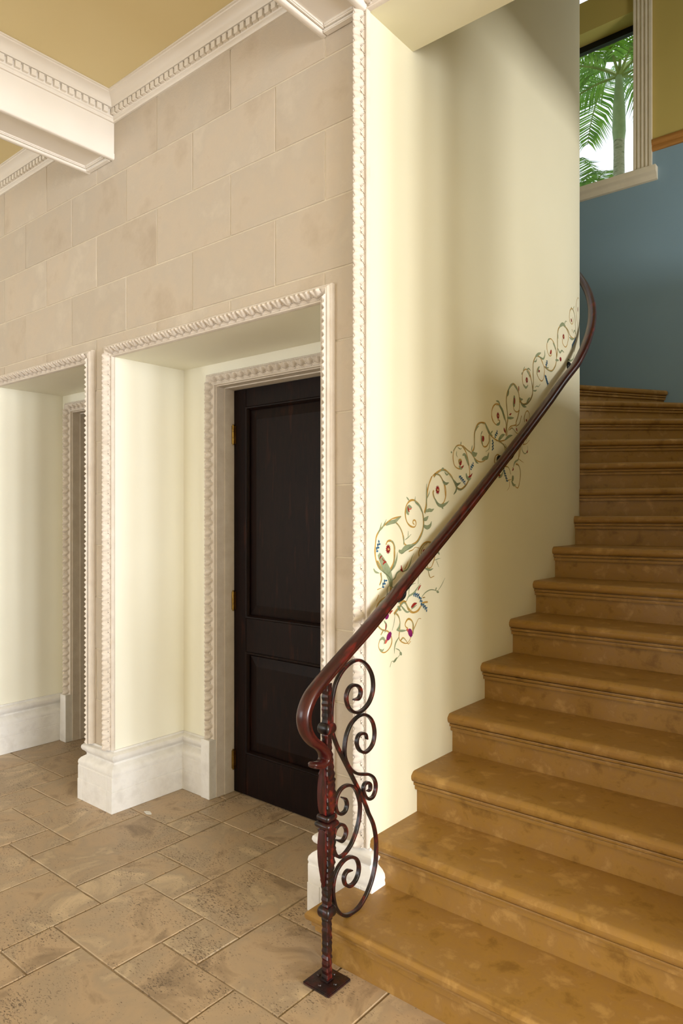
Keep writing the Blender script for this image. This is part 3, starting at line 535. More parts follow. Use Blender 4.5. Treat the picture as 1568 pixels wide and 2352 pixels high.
# blocks
ZC = [3.35+0.28*k for k in range(-12, 2)]
XA = [-1.8, -2.356, -2.899, -3.443, -3.986, -4.53, -5.07, -5.61, -6.15, -6.7]
XBj = [-2.075, -2.621, -3.162, -3.70, -4.245, -4.79, -5.33, -5.87, -6.42]
piers = [(RX0, N2[0]-0.01), (N2[1]+0.01, N1[0]-0.01), (N1[1]+0.01, -1.59)]
for r in range(len(ZC)-1):
    z0, z1 = max(ZC[r], 0.02), min(ZC[r+1], Z_CEIL-0.005)
    if z1-z0 < 0.03: continue
    js = XA if (r-11) % 2 == 1 else XBj
    xs = [-1.586]+list(js)+[RX0]
    g = 0.0035
    for i in range(len(xs)-1):
        x1, x0 = xs[i]-g, xs[i+1]+g
        rects = []
        zu0 = max(z0+g, ZN+0.02)
        if z1-g-zu0 > 0.01: rects.append((x0, x1, zu0, z1-g))
        if z0 < ZN:
            zt = min(z1-g, ZN+0.02)
            for a, b in piers:
                p0, p1 = max(x0, a), min(x1, b)
                if p1-p0 > 0.01: rects.append((p0, p1, z0+g, zt))
        if not rects: continue
        mb = MB(); pr = random.uniform(-0.0008, 0.0008)
        for a, b, c, d_ in rects: mb.box(a, b, YW+pr, YW+0.02, c, d_)
        mb.build('stone_block', M['stone'], wb, bevel=0.0016 if len(rects) == 1 else 0, seg=1)

# recess linings
for nm, (a, b), dx0, dx1 in (('wall_recess_right', N1, -2.977, -2.10), ('wall_recess_left', N2, -4.49, -3.65)):
    ln = MB(); t = 0.012
    ln.box(a-t, a, YW+0.003, YB+0.02, 0, ZN+t).box(b, b+t, YW+0.003, YB+0.02, 0, ZN+t).box(a, b, YW+0.003, YB+0.02, ZN, ZN+t)
    zd = 2.262
    ln.box(a, dx0-0.015, YB, YB+0.2, 0, ZN).box(dx1+0.015, b, YB, YB+0.2, 0, ZN).box(dx0-0.015, dx1+0.015, YB, YB+0.2, zd+0.01, ZN)
    tag(ln.build(nm, M['cream']), kind='structure')

# ================================================================== carved moulding round the openings
TW = 0.064
TPROF = [(0,0),(0,0.020),(0.003,0.024),(0.008,0.024),(0.010,0.030),(0.013,0.034),(0.018,0.034),(0.020,0.036),(0.027,0.033),(0.036,0.024),(0.046,0.016),(0.053,0.013),(0.054,0.016),(0.057,0.018),(0.061,0.017),(0.063,0.013),(0.064,0.0)]
def leaf_mesh(period=0.052):
    """one carved leaf with a curled tip, lying on the sloping face of the moulding (x along, y across, z out)"""
    nu, nv = 14, 18; mb = MB()
    g = lambda x, w_: math.exp(-(x/w_)**2)
    for j in range(nv+1):
        t = j/nv
        for i in range(nu+1):
            s = i/nu; ds = (s-0.5)*2
            te = 0.66-0.17*math.cos(2*PI*s)            # scalloped lower edge of the leaf
            if t < te:
                q = t/te
                h = 0.0125*(math.sin(PI*(0.18+0.72*q))**0.6)
                h -= 0.0030*g(ds, 0.12)*(1-0.35*q)                       # central vein
                h -= 0.0085*g(abs(ds)-1, 0.20)*(0.55+0.45*q)             # gap between leaves
                h += 0.0045*g(abs(ds)-0.52, 0.2)*g(q-0.42, 0.25)         # swelling of the side lobes
                h -= 0.0040*g(q-0.16+0.25*abs(ds), 0.06)
            else:
                h = -0.0075+0.0105*g(t-te-0.115, 0.042)                  # sunk ground with a fine wavy fillet
            if j == 0: h = 0.0
            if j == nv: h = -0.002
            y = 0.0165+0.037*t; z = 0.040-0.026*(t**0.8)
            mb.v.append((s*period-period/2, y, z+h*1.25))
    for j in range(nv):
        for i in range(nu):
            a = j*(nu+1)+i; mb.f.append((a, a+1, a+nu+2, a+nu+1))
    return mb.mesh('carved_leaf', M['plaster'], smooth=1.2)
LEAF = leaf_mesh()
def run_leaves(parent, p0, p1, Y0, period=0.052, skip=0.0):
    """leaves along the outer edge from p0 to p1 (x, z); the inside of the opening is on the right of the direction"""
    a, b = Vector(p0), Vector(p1); d = (b-a); Ln = d.length; d.normalize(); rn = Vector((d.y, -d.x))
    n = max(1, int((Ln-2*skip)/period)); per = (Ln-2*skip)/n
    for k in range(n):
        c = a+d*(skip+(k+0.5)*per)
        X = Vector((d.x, 0, d.y)); Yv = Vector((rn.x, 0, rn.y)); Z = Vector((0, -1, 0))
        m = Matrix(((X.x*per/period, Yv.x, Z.x, c.x), (X.y*per/period, Yv.y, Z.y, Y0), (X.z*per/period, Yv.z, Z.z, c.y), (0, 0, 0, 1)))
        link('carved_leaf', LEAF, parent, m)
def opening_trim(name, xl, xr, zt, z0, Y0, sides=('l', 'h', 'r'), leaves=('l', 'h', 'r'), xend=None):
    root = empty(name, (((xl+xr)/2), Y0, z0)); tag(root, kind='structure')
    W = TW
    segs = {'l': ((xl-W, z0), (xl-W, zt+W)), 'h': ((xl-W, zt+W), (xr+W, zt+W)), 'r': ((xr+W, zt+W), (xr+W, z0))}
    full = [(xl-W, z0), (xl-W, zt+W), (xr+W, zt+W), (xr+W, z0)]
    idx = {'l': 0, 'h': 1, 'r': 2}
    for s_ in sides:
        i = idx[s_]
        # mitred piece: sweep the whole frame, keep this run
        mb = MB(); mb.sweep(full, TPROF, facing_front(Y0))
        k = len(TPROF)
        q = MB(); q.v = mb.v[i*k:(i+2)*k]
        q.f = [(j, k+j, k+(j+1) % k, (j+1) % k) for j in range(k)]+[tuple(range(k)), tuple(k+j for j in reversed(range(k)))]
        p = q.build({'l': 'jamb_moulding', 'h': 'head_moulding', 'r': 'jamb_moulding'}[s_], M['plaster'], root, smooth=0.7)
        if s_ in leaves:
            a, b = segs[s_]
            run_leaves(p, a, b, Y0, skip=0.0 if s_ != 'h' else 0.045) if s_ == 'h' else (run_leaves(p, a, (b[0], b[1]-0.045), Y0) if s_ == 'l' else run_leaves(p, (a[0], a[1]-0.045), b, Y0))
    return root
ZB = 0.314
opening_trim('trim_1', N1[0]+0.002, N1[1]-0.002, ZN-0.002, ZB, YW)
opening_trim('trim_2', N2[0]+0.002, N2[1]-0.002, ZN-0.002, ZB, YW)
# moulding up the corner of the stair opening and along its header
opening_trim('trim_3', -1.576, XR, Z_BEAM, ZB, YW, sides=('l', 'h', 'r'), leaves=('l', 'h'))

# ================================================================== doors in the recesses
DOOR_Y = 2.635
def raised_panel(mb, x0, x1, z0, z1, y):
    i1, i2 = 0.022, 0.075
    r = [((x0,z0),(x1,z0),(x1,z1),(x0,z1)), ((x0+i1,z0+i1),(x1-i1,z0+i1),(x1-i1,z1-i1),(x0+i1,z1-i1)), ((x0+i2,z0+i2),(x1-i2,z0+i2),(x1-i2,z1-i2),(x0+i2,z1-i2))]
    n = len(mb.v)
    for lv, yy in ((0, y+0.014), (1, y+0.012), (2, y+0.003)):
        mb.v += [(x, yy, z) for x, z in r[lv]]
    for a in range(2):
        for j in range(4): mb.f.append((n+a*4+j, n+a*4+(j+1) % 4, n+a*4+4+(j+1) % 4, n+a*4+4+j))
    mb.f.append((n+8, n+9, n+10, n+11))
    mb.v += [(x, y+0.03, z) for x, z in r[0]]
    for j in range(4): mb.f.append((n+j, n+(j+1) % 4, n+12+(j+1) % 4, n+12+j))
    mb.f.append((n+15, n+14, n+13, n+12))
def door_set(idx, dx0, dx1, blocks=True):
    zt = 2.262
    # jamb lining
    fr = empty('trim_%d' % (3+idx), ((dx0+dx1)/2, YB, 0)); tag(fr, kind='structure')
    MB().box(dx0-0.016, dx0, YB-0.002, 2.74, 0, zt+0.012).build('jamb', M['plaster'], fr, bevel=0.001)
    MB().box(dx1, dx1+0.016, YB-0.002, 2.74, 0, zt+0.012).build('jamb', M['plaster'], fr, bevel=0.001)
    MB().box(dx0, dx1, YB-0.002, 2.74, zt, zt+0.012).build('head', M['plaster'], fr, bevel=0.001)
    MB().box(dx0, dx0+0.006, YB+0.05, DOOR_Y+0.05, 0, zt).build('rebate_strip', M['plaster'], fr, bevel=0.002)
    MB().box(dx0+0.006, dx1, YB+0.05, DOOR_Y+0.05, zt-0.006, zt).build('rebate_strip', M['plaster'], fr, bevel=0.002)
    opening_trim('trim_%d' % (5+idx), dx0-0.004, dx1+0.004, zt+0.004, ZB, YB)
    for a, b in ((dx0-0.075, dx0-0.004), (dx1+0.004, dx1+0.075)):
        MB().box(a, b, YB-0.052, YB+0.01, 0, 0.322).build('plinth_block', M['base'], fr, bevel=0.002)
    # door leaf
    d = empty('door_%d' % idx, ((dx0+dx1)/2, DOOR_Y, 0.006)); tag(d, kind='structure')
    x0, x1 = dx0+0.008, dx1-0.004; y0, y1 = DOOR_Y, DOOR_Y+0.045; z0, z1 = 0.006, zt-0.009
    sw = 0.100; zl = (0.80, 0.985)
    MB().box(x0, x0+sw, y0, y1, z0, z1).build('stile', M['door'], d, bevel=0.002)
    MB().box(x1-sw, x1, y0, y1, z0, z1).build('stile', M['door'], d, bevel=0.002)
    for a, b in ((z0, 0.235), zl, (z1-0.10, z1)): MB().box(x0+sw, x1-sw, y0, y1, a, b).build('door_rail', M['door'], d, bevel=0.002)
    for a, b in ((0.235, zl[0]), (zl[1], z1-0.10)):
        pn = MB(); raised_panel(pn, x0+sw, x1-sw, a, b, y0+0.004); p = pn.build('panel', M['door'], d)
        # bolection bead round the panel
        bd = MB()
        bd.sweep([(x0+sw, a), (x0+sw, b), (x1-sw, b), (x1-sw, a)], [(0,-0.014),(0,0.004),(0.004,0.007),(0.010,0.006),(0.014,0.0),(0.020,-0.006),(0.020,-0.014)], facing_front(y0), close=True)
        bd.build('panel_bead', M['door'], p, smooth=0.8)
    for zc in (2.005, 1.075, 0.185):
        h = MB().box(dx0+0.006, dx0+0.026, y0-0.003, y0+0.001, zc-0.05, zc+0.05).build('hinge', M['brass'], d)
        kb = MB(); n = 12
        for za, zb2, rr in ((zc-0.05, zc-0.018, 0.009), (zc-0.017, zc+0.017, 0.009), (zc+0.018, zc+0.05, 0.009), (zc+0.05, zc+0.057, 0.005), (zc-0.057, zc-0.05, 0.005)):
            kb.tube([[(dx0+0.013+rr*math.cos(2*PI*i/n), y0-0.010+rr*math.sin(2*PI*i/n), z) for i in range(n)] for z in (za, zb2)])
        kb.build('hinge_knuckle', M['brass'], h, smooth=0.6)
    # door back so no light leaks
    return d
door_set(1, -2.977, -2.10)
door_set(2, -4.49, -3.65)
tag(MB().box(RX0, -1.6, 2.80, 2.9, 0, 3.0).build('wall_behind_doors', M['roomwall']), kind='structure')

# ================================================================== skirting (stone plinths)
low = [(0,0),(0.045,0),(0.045,0.112),(0,0.112)]
mid = [(0,0.1145),(0.043,0.1145),(0.0435,0.184),(0,0.184)]
mol = [(0,0.1865),(0.040,0.1865),(0.0435,0.199),(0.041,0.213),(0.031,0.226),(0.015,0.2365),(0.010,0.240),(0.010,0.250),(0.017,0.259),(0.027,0.267),(0.032,0.279),(0.030,0.291),(0.021,0.300),(0.008,0.304),(0.008,0.3145),(0,0.3145)]
def skirting(name, path, split=None):
    """split: (segment, distances): the two lower courses are separate stones jointed at these places"""
    root = empty(name, (path[0][0], path[0][1], 0)); tag(root, kind='structure')
    subs = [path]
    if split:
        si, ds = split; a, b = Vector(path[si]), Vector(path[si+1]); d = (b-a).normalized(); g = 0.0011
        cuts = [a+d*q for q in ds]; subs = []; cur = [tuple(p) for p in path[:si+1]]
        for c in cuts:
            cur.append(tuple(c-d*g)); subs.append(cur); cur = [tuple(c+d*g)]
        subs.append(cur+[tuple(p) for p in path[si+1:]])
    for nm, pr in (('lower_course', low), ('upper_course', mid)):
        for sp_ in subs: MB().sweep(sp_, pr, plan).build(nm, M['base'], root, bevel=0.0012, seg=1)
    MB().sweep(path, [(0, 0), (0.0425, 0), (0.0415, 0.189), (0, 0.189)], plan).build('joint_filling', M['base'], root)
    MB().sweep(path, mol, plan).build('cap_moulding', M['base'], root, smooth=0.6)
    return root
skirting('baseboard_left', [(RX0, YW), (N2[0], YW), (N2[0], YB), (-4.565, YB)])
skirting('baseboard_middle', [(-3.575, YB), (N2[1], YB), (N2[1], YW), (N1[0], YW), (N1[0], YB), (-3.052, YB)], (2, (0.004, 0.240)))
skirting('baseboard_right', [(-2.025, YB), (N1[1], YB), (N1[1], YW), (-1.58, YW), (-1.58, 2.112)], (2, (0.02, 0.22)))

# ================================================================== ceiling, beams, cornice
tag(MB().box(RX0, RX1, RY0, YW+0.1, Z_CEIL, Z_CEIL+0.15).build('ceiling', M['ceiling']), kind='structure')
def beam(name, x0, x1):
    b = empty(name, ((x0+x1)/2, YW, Z_BEAM)); tag(b, kind='structure')
    y0, y1 = RY0, YW
    MB().box(x0, x1, y0, y1, Z_BEAM+0.022, Z_CEIL).build('beam_body', M['beam'], b)
    for a, c, e in ((x0-0.004, x0+0.026, 0), (x1-0.026, x1+0.004, 1)):
        MB().sweep([(0, y0), (0, y1)], [(a, Z_BEAM+0.030), (a, Z_BEAM+0.008), (a+0.003, Z_BEAM+0.002), (a+0.007, Z_BEAM), (c-0.007, Z_BEAM), (c-0.003, Z_BEAM+0.002), (c, Z_BEAM+0.008), (c, Z_BEAM+0.030)], plan).build('edge_moulding', M['beam'], b, smooth=0.9)
    MB().box(x0+0.026, x1-0.026, y1-0.028, y1, Z_BEAM, Z_BEAM+0.03).build('end_moulding', M['beam'], b, bevel=0.003)
    MB().box(x0+0.026, x0+0.040, y0, y1-0.028, Z_BEAM+0.010, Z_BEAM+0.03).build('inner_bead', M['beam'], b, bevel=0.004)
    MB().box(x1-0.040, x1-0.026, y0, y1-0.028, Z_BEAM+0.010, Z_BEAM+0.03).build('inner_bead', M['beam'], b, bevel=0.004)
    MB().box(x0+0.040, x1-0.040, y1-0.042, y1-0.028, Z_BEAM+0.010, Z_BEAM+0.03).build('inner_bead', M['beam'], b, bevel=0.004)
    return b
beam('trim_9', -3.528, -3.274)
beam('trim_10', -1.814, -1.585)
CP = [(0,3.620),(0.010,3.620),(0.014,3.627),(0.014,3.634),(0.020,3.638),(0.022,3.642),(0.022,3.672),(0.040,3.675),(0.043,3.680),(0.045,3.692),(0.052,3.706),(0.066,3.716),(0.078,3.721),(0.080,3.726),(0.086,3.728),(0.086,3.7345),(0,3.7345)]
DENT = MB().box(-0.013, 0.013, 0.020, 0.039, -0.0145, 0.0145).mesh('dentil', M['beam'], bevel=0.0015, seg=1)
def cornice(name, path, ymin):
    c = empty(name, (path[0][0], path[0][1], Z_CEIL)); tag(c, kind='structure')
    cm = MB().sweep(path, CP, plan).build('cornice_moulding', M['beam'], c, smooth=0.5)
    for i in range(len(path)-1):
        a, b = Vector(path[i]), Vector(path[i+1]); d = b-a; Ln = d.length; d.normalize(); rn = Vector((d.y, -d.x))
        n = int((Ln-0.05)/0.038)
        for k in range(n):
            p = a+d*(0.045+k*0.038)
            if (p-a).dot(d) > Ln-0.03 or p.y < ymin or p.x < -5.4: continue
            m = Matrix(((d.x, rn.x, 0, p.x), (d.y, rn.y, 0, p.y), (0, 0, 1, 3.657), (0, 0, 0, 1)))
            link('dentil', DENT, cm, m)
cornice('trim_11', [(-3.274, RY0), (-3.274, YW), (-1.814, YW), (-1.814, RY0)], 0.5)
cornice('trim_12', [(RX0, YW), (-3.528, YW), (-3.528, RY0)], 0.9)

# ================================================================== stair opening header, stair walls
tag(MB().box(-1.582, XR+0.002, YW, 2.36, Z_BEAM, Z_HALL).build('wall_header', M['stairwall']), kind='structure')
tag(MB().box(XR, RX1, YW, 2.36, 0, Z_HALL).build('wall_back_right', M['roomwall']), kind='structure')
tag(MB().box(RX0, -1.582, YW+0.14, 2.36, Z_CEIL+0.29, Z_HALL).build('wall_upper', M['stairwall']), kind='structure')
def wall_xy(s):
    """point and outward normal of the stair wall at distance s from the front corner"""
    if s <= 1.83:
        return Vector((-1.58-0.005*s/1.83, YW+s)), Vector((1, 0))
    a = (s-1.83)/CR
    return Vector((CX+CR*math.cos(a), CY+CR*math.sin(a))), Vector((math.cos(a), math.sin(a)))
pts = [(-1.58, YW+0.004), (-1.585, CY)]+[(CX+CR*math.cos(a), CY+CR*math.sin(a)) for a in [PI/2*i/48 for i in range(1, 49)]]+[(-5.0, CY+CR)]
inner = [(-5.0, CY+CR-0.12)]+[(CX+(CR-0.12)*math.cos(a), CY+(CR-0.12)*math.sin(a)) for a in [PI/2*i/24 for i in range(24, -1, -1)]]+[(-1.71, YW+0.004)]
sw = MB().prism(pts+inner, 0, Z_HALL).build('wall_stair', M['stairwall'], smooth=0.3); tag(sw, kind='structure')

# end wall with window (blue below the rail, ochre above), outer wall with window
ZR = 4.588; WX = (-3.3, -1.872); WZ = (4.452, 5.836, 6.112)
we = MB(); we.box(-5.0, XR+0.3, YE, YE+0.3, 0, 4.40).box(-5.0, WX[0], YE, YE+0.3, 4.40, ZR+0.04).box(WX[1], XR+0.3, YE, YE+0.3, 4.40, ZR+0.04).box(WX[0], WX[1], YE, YE+0.3, 4.40, WZ[0])
wbl = we.build('wall_end', M['blue']); tag(wbl, kind='structure')
we = MB(); we.box(-5.0, WX[0], YE, YE+0.3, ZR+0.04, Z_HALL).box(WX[1], XR+0.3, YE, YE+0.3, ZR+0.04, Z_HALL).box(WX[0], WX[1], YE, YE+0.3, WZ[1], WZ[2])
tag(we.build('wall_end_upper', M['yellow']), kind='structure')
a, b, c, d = STAIR_WIN
wo = MB(); wo.box(XR, XR+0.22, 2.36, a, 0, Z_HALL).box(XR, XR+0.22, a, b, 0, c).box(XR, XR+0.22, a, b, d, Z_HALL)
e, f, g, h = STAIR_FILL
wo.box(XR, XR+0.22, b, e, 0, Z_HALL).box(XR, XR+0.22, f, YE, 0, Z_HALL).box(XR, XR+0.22, e, f, 0, g).box(XR, XR+0.22, e, f, h, Z_HALL)
tag(wo.build('wall_stair_outer', M['yellow']), kind='structure')
tag(MB().box(-5.1, -5.0, CY+CR-0.2, YE+0.3, 0, Z_HALL).build('wall_landing', M['blue']), kind='structure')
tag(MB().box(-5.1, XR+0.3, 2.2, YE+0.3, Z_HALL, Z_HALL+0.15).build('ceiling_stair', M['yellow']), kind='structure')
# rest of the room behind the camera
rw = MB(); z0, z1 = 0.2, 3.2
ys = [RY0]+[v for p in ROOM_WIN for v in p]+[YW+0.3]
rw.box(RX1, RX1+0.15, RY0, YW+0.3, 0, z0).box(RX1, RX1+0.15, RY0, YW+0.3, z1, Z_CEIL+0.1)
for i in range(0, len(ys), 2): rw.box(RX1, RX1+0.15, ys[i], ys[i+1], z0, z1)
tag(rw.build('wall_right', M['roomwall']), kind='structure')
tag(MB().box(RX0-0.15, RX0, RY0, 2.9, 0, Z_CEIL+0.1).build('wall_left', M['roomwall']), kind='structure')
wf = MB(); xs_ = [RX0-0.15]+[v for p in FRONT_FILL for v in p]+[RX1+0.15]; fz0, fz1 = 0.3, 2.8
wf.box(RX0-0.15, RX1+0.15, RY0-0.15, RY0, 0, fz0).box(RX0-0.15, RX1+0.15, RY0-0.15, RY0, fz1, Z_CEIL+0.1)
for i in range(0, len(xs_), 2): wf.box(xs_[i], xs_[i+1], RY0-0.15, RY0, fz0, fz1)
tag(wf.build('wall_front', M['roomwall']), kind='structure')
for k, (a, b) in enumerate(FRONT_FILL):
    wv = empty('window_%d' % (k+7), ((a+b)/2, RY0, fz0)); tag(wv, kind='structure')  # frames set in the added fill openings
    MB().box(a, a+0.05, RY0-0.1, RY0-0.05, fz0, fz1).box(b-0.05, b, RY0-0.1, RY0-0.05, fz0, fz1).box(a+0.05, b-0.05, RY0-0.1, RY0-0.05, fz0, fz0+0.05).box(a+0.05, b-0.05, RY0-0.1, RY0-0.05, fz1-0.05, fz1).build('window_frame', M['black'], wv)
for k, (a, b) in enumerate(ROOM_WIN):
    wv = empty('window_%d' % (k+2), (RX1, (a+b)/2, z0)); tag(wv, kind='structure')
    f = MB()
    f.box(RX1+0.03, RX1+0.08, a, a+0.05, z0, z1).box(RX1+0.03, RX1+0.08, b-0.05, b, z0, z1).box(RX1+0.03, RX1+0.08, a, b, z0, z0+0.06).box(RX1+0.03, RX1+0.08, a, b, z1-0.06, z1)
    f.build('window_frame', M['black'], wv)
for k, (a, b, c, d) in enumerate((STAIR_WIN, STAIR_FILL)):
    wv = empty('window_%d' % (10+k), (XR+0.1, (a+b)/2, c)); tag(wv, kind='structure')  # the second one frames the added fill opening
    MB().box(XR+0.12, XR+0.17, a, a+0.05, c, d).box(XR+0.12, XR+0.17, b-0.05, b, c, d).box(XR+0.12, XR+0.17, a+0.05, b-0.05, c, c+0.05).box(XR+0.12, XR+0.17, a+0.05, b-0.05, d-0.05, d).build('window_frame', M['black'], wv)

tag(MB().box(3.3, 3.5, 2.36, 12.0, -0.1, 8.0).build('wall_sky_blocker', M['roomwall']), kind='structure')  # unseen wall added outside to cut sky light through the stair windows

# stair-hall window: black frame, pane, fluted casing, sill, honey-coloured rail
wn1 = empty('window_1', ((WX[0]+WX[1])/2, YE, WZ[0])); tag(wn1, kind='structure')
yf = YE+0.172
for k, (za, zb) in enumerate(((WZ[0], WZ[1]), (WZ[2], Z_HALL-0.1))):
    f = MB(); t = 0.055
    f.box(WX[0], WX[1], yf, yf+0.05, zb-t, zb).box(WX[0], WX[0]+t, yf, yf+0.05, za, zb-t).box(WX[1]-t+0.004, WX[1], yf, yf+0.05, za, zb-t).box(WX[0]+t, WX[1]-t, yf, yf+0.05, za, za+0.03)
    fo = f.build('window_frame', M['black'], wn1)
    MB().box(WX[0]+t, WX[1]-t, yf+0.02, yf+0.026, za+0.03, zb-t).build('pane', M['glass'], fo)
# fluted casing profile in plan (x, y) extruded upward
cx0, cx1 = -1.864, -1.718
prof = [(cx0, YE+0.01), (cx0, YE-0.030)]
nf = 4; wflu = (cx1-cx0-0.03)/nf
for i in range(nf):
    fx = cx0+0.012+i*(wflu+0.002)
    prof += [(fx+0.003, YE-0.030), (fx+0.006, YE-0.021), (fx+wflu*0.5-0.004, YE-0.0195), (fx+wflu-0.010, YE-0.021), (fx+wflu-0.007, YE-0.030)]
prof += [(cx1, YE-0.030), (cx1, YE+0.01)]
MB().prism(prof, WZ[0], Z_HALL-0.02).build('casing', M['casing'], wn1)
prof2 = [(-x+WX[0]+WX[1], y) for x, y in prof]
MB().prism(prof2[::-1], WZ[0], Z_HALL-0.02).build('casing', M['casing'], wn1)
sp = [(0,4.345),(0.020,4.350),(0.030,4.362),(0.034,4.378),(0.046,4.392),(0.060,4.402),(0.066,4.412),(0.066,4.452),(-0.17,4.452),(-0.17,4.40),(0,4.40)]
MB().sweep([(WX[0]-0.18, YE), (-1.676, YE)], sp, plan).build('sill', M['casing'], wn1, smooth=0.6)
rp_ = [(0,4.588),(0.012,4.590),(0.020,4.604),(0.022,4.622),(0.018,4.632),(0.026,4.640),(0.032,4.655),(0.032,4.672),(0.026,4.682),(0,4.682)]
tag(MB().sweep([(cx1+0.001, YE), (XR, YE)], rp_, plan).build('trim_14', M['wood_rail'], smooth=0.6), kind='structure')

# ================================================================== staircase
st = empty('staircase', (-0.9, 1.84, 0)); tag(st, 'wide stair of ochre stained stone steps with rounded nosings curving up left', 'staircase')
RY = [1.842, 2.11, 2.39, 2.672, 2.970, 3.266, 3.545]
ANG = [None]*8+[10.2, 19.2, 25.0, 32.2, 39.6, 48.2, 57.4]
def riser_line(k):   # k = 1..15 -> (inner point, outer point)
    if k <= 7: return (Vector((-1.655, RY[k-1])), Vector((XR, RY[k-1])))
    if k == 8: return (Vector((-1.655, 3.795)), Vector((XR, 3.925)))
    a = math.radians(ANG[k-1]); d = Vector((math.cos(a), math.sin(a))); c = Vector((CX, CY))
    t = min((XR-CX)/d.x, (YE-CY)/d.y)
    return (c+d*(CR-0.06), c+d*t)
def noseprof(z, f):
    zt = z
    return [(-0.05, zt), (0.018, zt), (0.028, zt-0.002), (0.0355, zt-0.009), (0.042, zt-0.016), (0.042, zt-0.027), (0.038, zt-0.036), (0.031, zt-0.0415), (0.018, zt-0.043), (-0.05, zt-0.043)]
def filprof(zt):
    return [(-0.04, zt-0.0425), (0.017, zt-0.0425), (0.017, zt-0.0455), (0.0245, zt-0.0465), (0.0255, zt-0.051), (0.024, zt-0.0575), (0.0105, zt-0.0590), (0.0105, zt-0.0615), (0.0155, zt-0.0625), (0.0165, zt-0.069), (0.015, zt-0.0775), (-0.04, zt-0.0785)]
for k in range(1, 16):
    a, b = riser_line(k); zt = k*RISE; zb = (k-1)*RISE
    path = [a, b]
    if k == 1: path = [Vector((-1.618, 2.024)), Vector((-1.618, RY[0])), b]
    # tread
    t = MB(); t.sweep(path, noseprof(zt, 0), plan)
    if k < 15:
        c, d = riser_line(k+1); dd = (d-c).normalized(); bk = Vector((-dd.y, dd.x))*0.035
        a2 = path[0] if k > 1 else path[1]
        poly = [path[0], path[1], b] if k == 1 else [a, b]
        poly = [p.copy() for p in poly]
        dn = (b-a).normalized(); nb = Vector((-dn.y, dn.x))*0.05
        poly = [a+nb, b+nb]
        if k >= 9 and abs(b.x-XR) < 1e-4 and abs(d.x-XR) > 1e-4: poly.append(Vector((XR, YE)))
        poly += [d+bk, c+bk]
        if k == 1: poly = [Vector((-1.568, RY[0]+0.05)), Vector((XR, RY[0]+0.05)), Vector((XR, 2.145)), Vector((-1.568, 2.145))]
        t.prism([(p.x, p.y) for p in poly], zt-0.043, zt)
    else:
        dn = (b-a).normalized(); nb = Vector((-dn.y, dn.x))*0.05
        t.prism([(a.x+nb.x, a.y+nb.y), (b.x+nb.x, YE), (-5.0, YE), (-5.0, CY+CR-0.05), (CX, CY+CR-0.05)], zt-0.043, zt)
    t.build('tread', M['step'], st, smooth=0.6)
    r_ = MB(); r_.sweep(path, [(-0.04, zb), (0, zb), (0, zt-0.078), (-0.04, zt-0.078)], plan)
    r_.sweep(path, filprof(zt), plan)
    r_.build('riser', M['step'], st, smooth=0.35)

# ================================================================== wrought-iron newel, scrolls and handrail
PX = -1.515; PY = 1.752
hr = empty('stair_handrail', (PX, PY, 0))
tag(hr, 'dark red wooden handrail on a hammered iron newel post with iron scrolls', 'handrail')
# post: hammered square bar, swelling either side of the double collar
def postw(z):
    wv = 0.0128
    if 0.30 < z < 0.545: wv += 0.0085*max(0, math.sin(PI*min(1, (z-0.30)/0.36)))*(1 if z < 0.51 else max(0.15, (0.545-z)/0.035))
    if 0.545 <= z < 0.76: wv += 0.0085*max(0, math.sin(PI*min(1, (0.78-z)/0.34)))*(1 if z > 0.58 else max(0.15, (z-0.545)/0.035))
    return wv
rings = []; z = 0.012; i = 0
rnd = random.Random(3)
while z < 1.004:
    wv = postw(z)*(1+(0.09 if i % 2 else -0.07)*rnd.uniform(0.4, 1.2))
    c = 0.0022
    dx, dy = rnd.uniform(-0.0006, 0.0006), rnd.uniform(-0.0006, 0.0006)
    sk = rnd.uniform(-0.004, 0.004)
    P = [(-wv, -wv+c, 0), (-wv+c, -wv, 0.001), (wv-c, -wv, 0.001+sk), (wv, -wv+c, sk), (wv, wv-c, sk), (wv-c, wv, 0), (-wv+c, wv, 0), (-wv, wv-c, 0)]
    rings.append([(PX+x+dx, PY+y+dy, z+q) for x, y, q in P]); z += rnd.uniform(0.008, 0.013); i += 1
post = MB().tube(rings).build('newel_post', M['iron'], hr)
def collar(name, zc, hw, hh, lobes=1):
    rs = []
    N = 10
    for lb in range(lobes):
        z0 = zc-hh+lb*2*hh/lobes; z1 = z0+2*hh/lobes
        for j in range(N+1):
            t = j/N; s_ = math.sin(PI*t)**0.5
            wv = hw*(0.62+0.38*s_) if lobes == 1 else hw*((0.72 if lb == 0 else 0.66)+(0.34 if lb == 0 else 0.22)*s_)
            zz = z0+(z1-z0)*t; r = wv*0.35
            ring = []
            for q, (sx, sy) in enumerate(((1, 1), (-1, 1), (-1, -1), (1, -1))):
                for m_ in range(4):
                    an = PI/2*q+PI/2*m_/3
                    ring.append((PX+sx*(wv-r)+r*math.cos(an), PY+sy*(wv-r)+r*math.sin(an), zz))
            rs.append(ring)
    MB().tube(rs).build(name, M['iron'], post, smooth=0.7)
collar('collar', 0.846, 0.0255, 0.0185)
collar('collar', 0.239, 0.0255, 0.0185)
collar('double_collar', 0.541, 0.031, 0.022, 2)
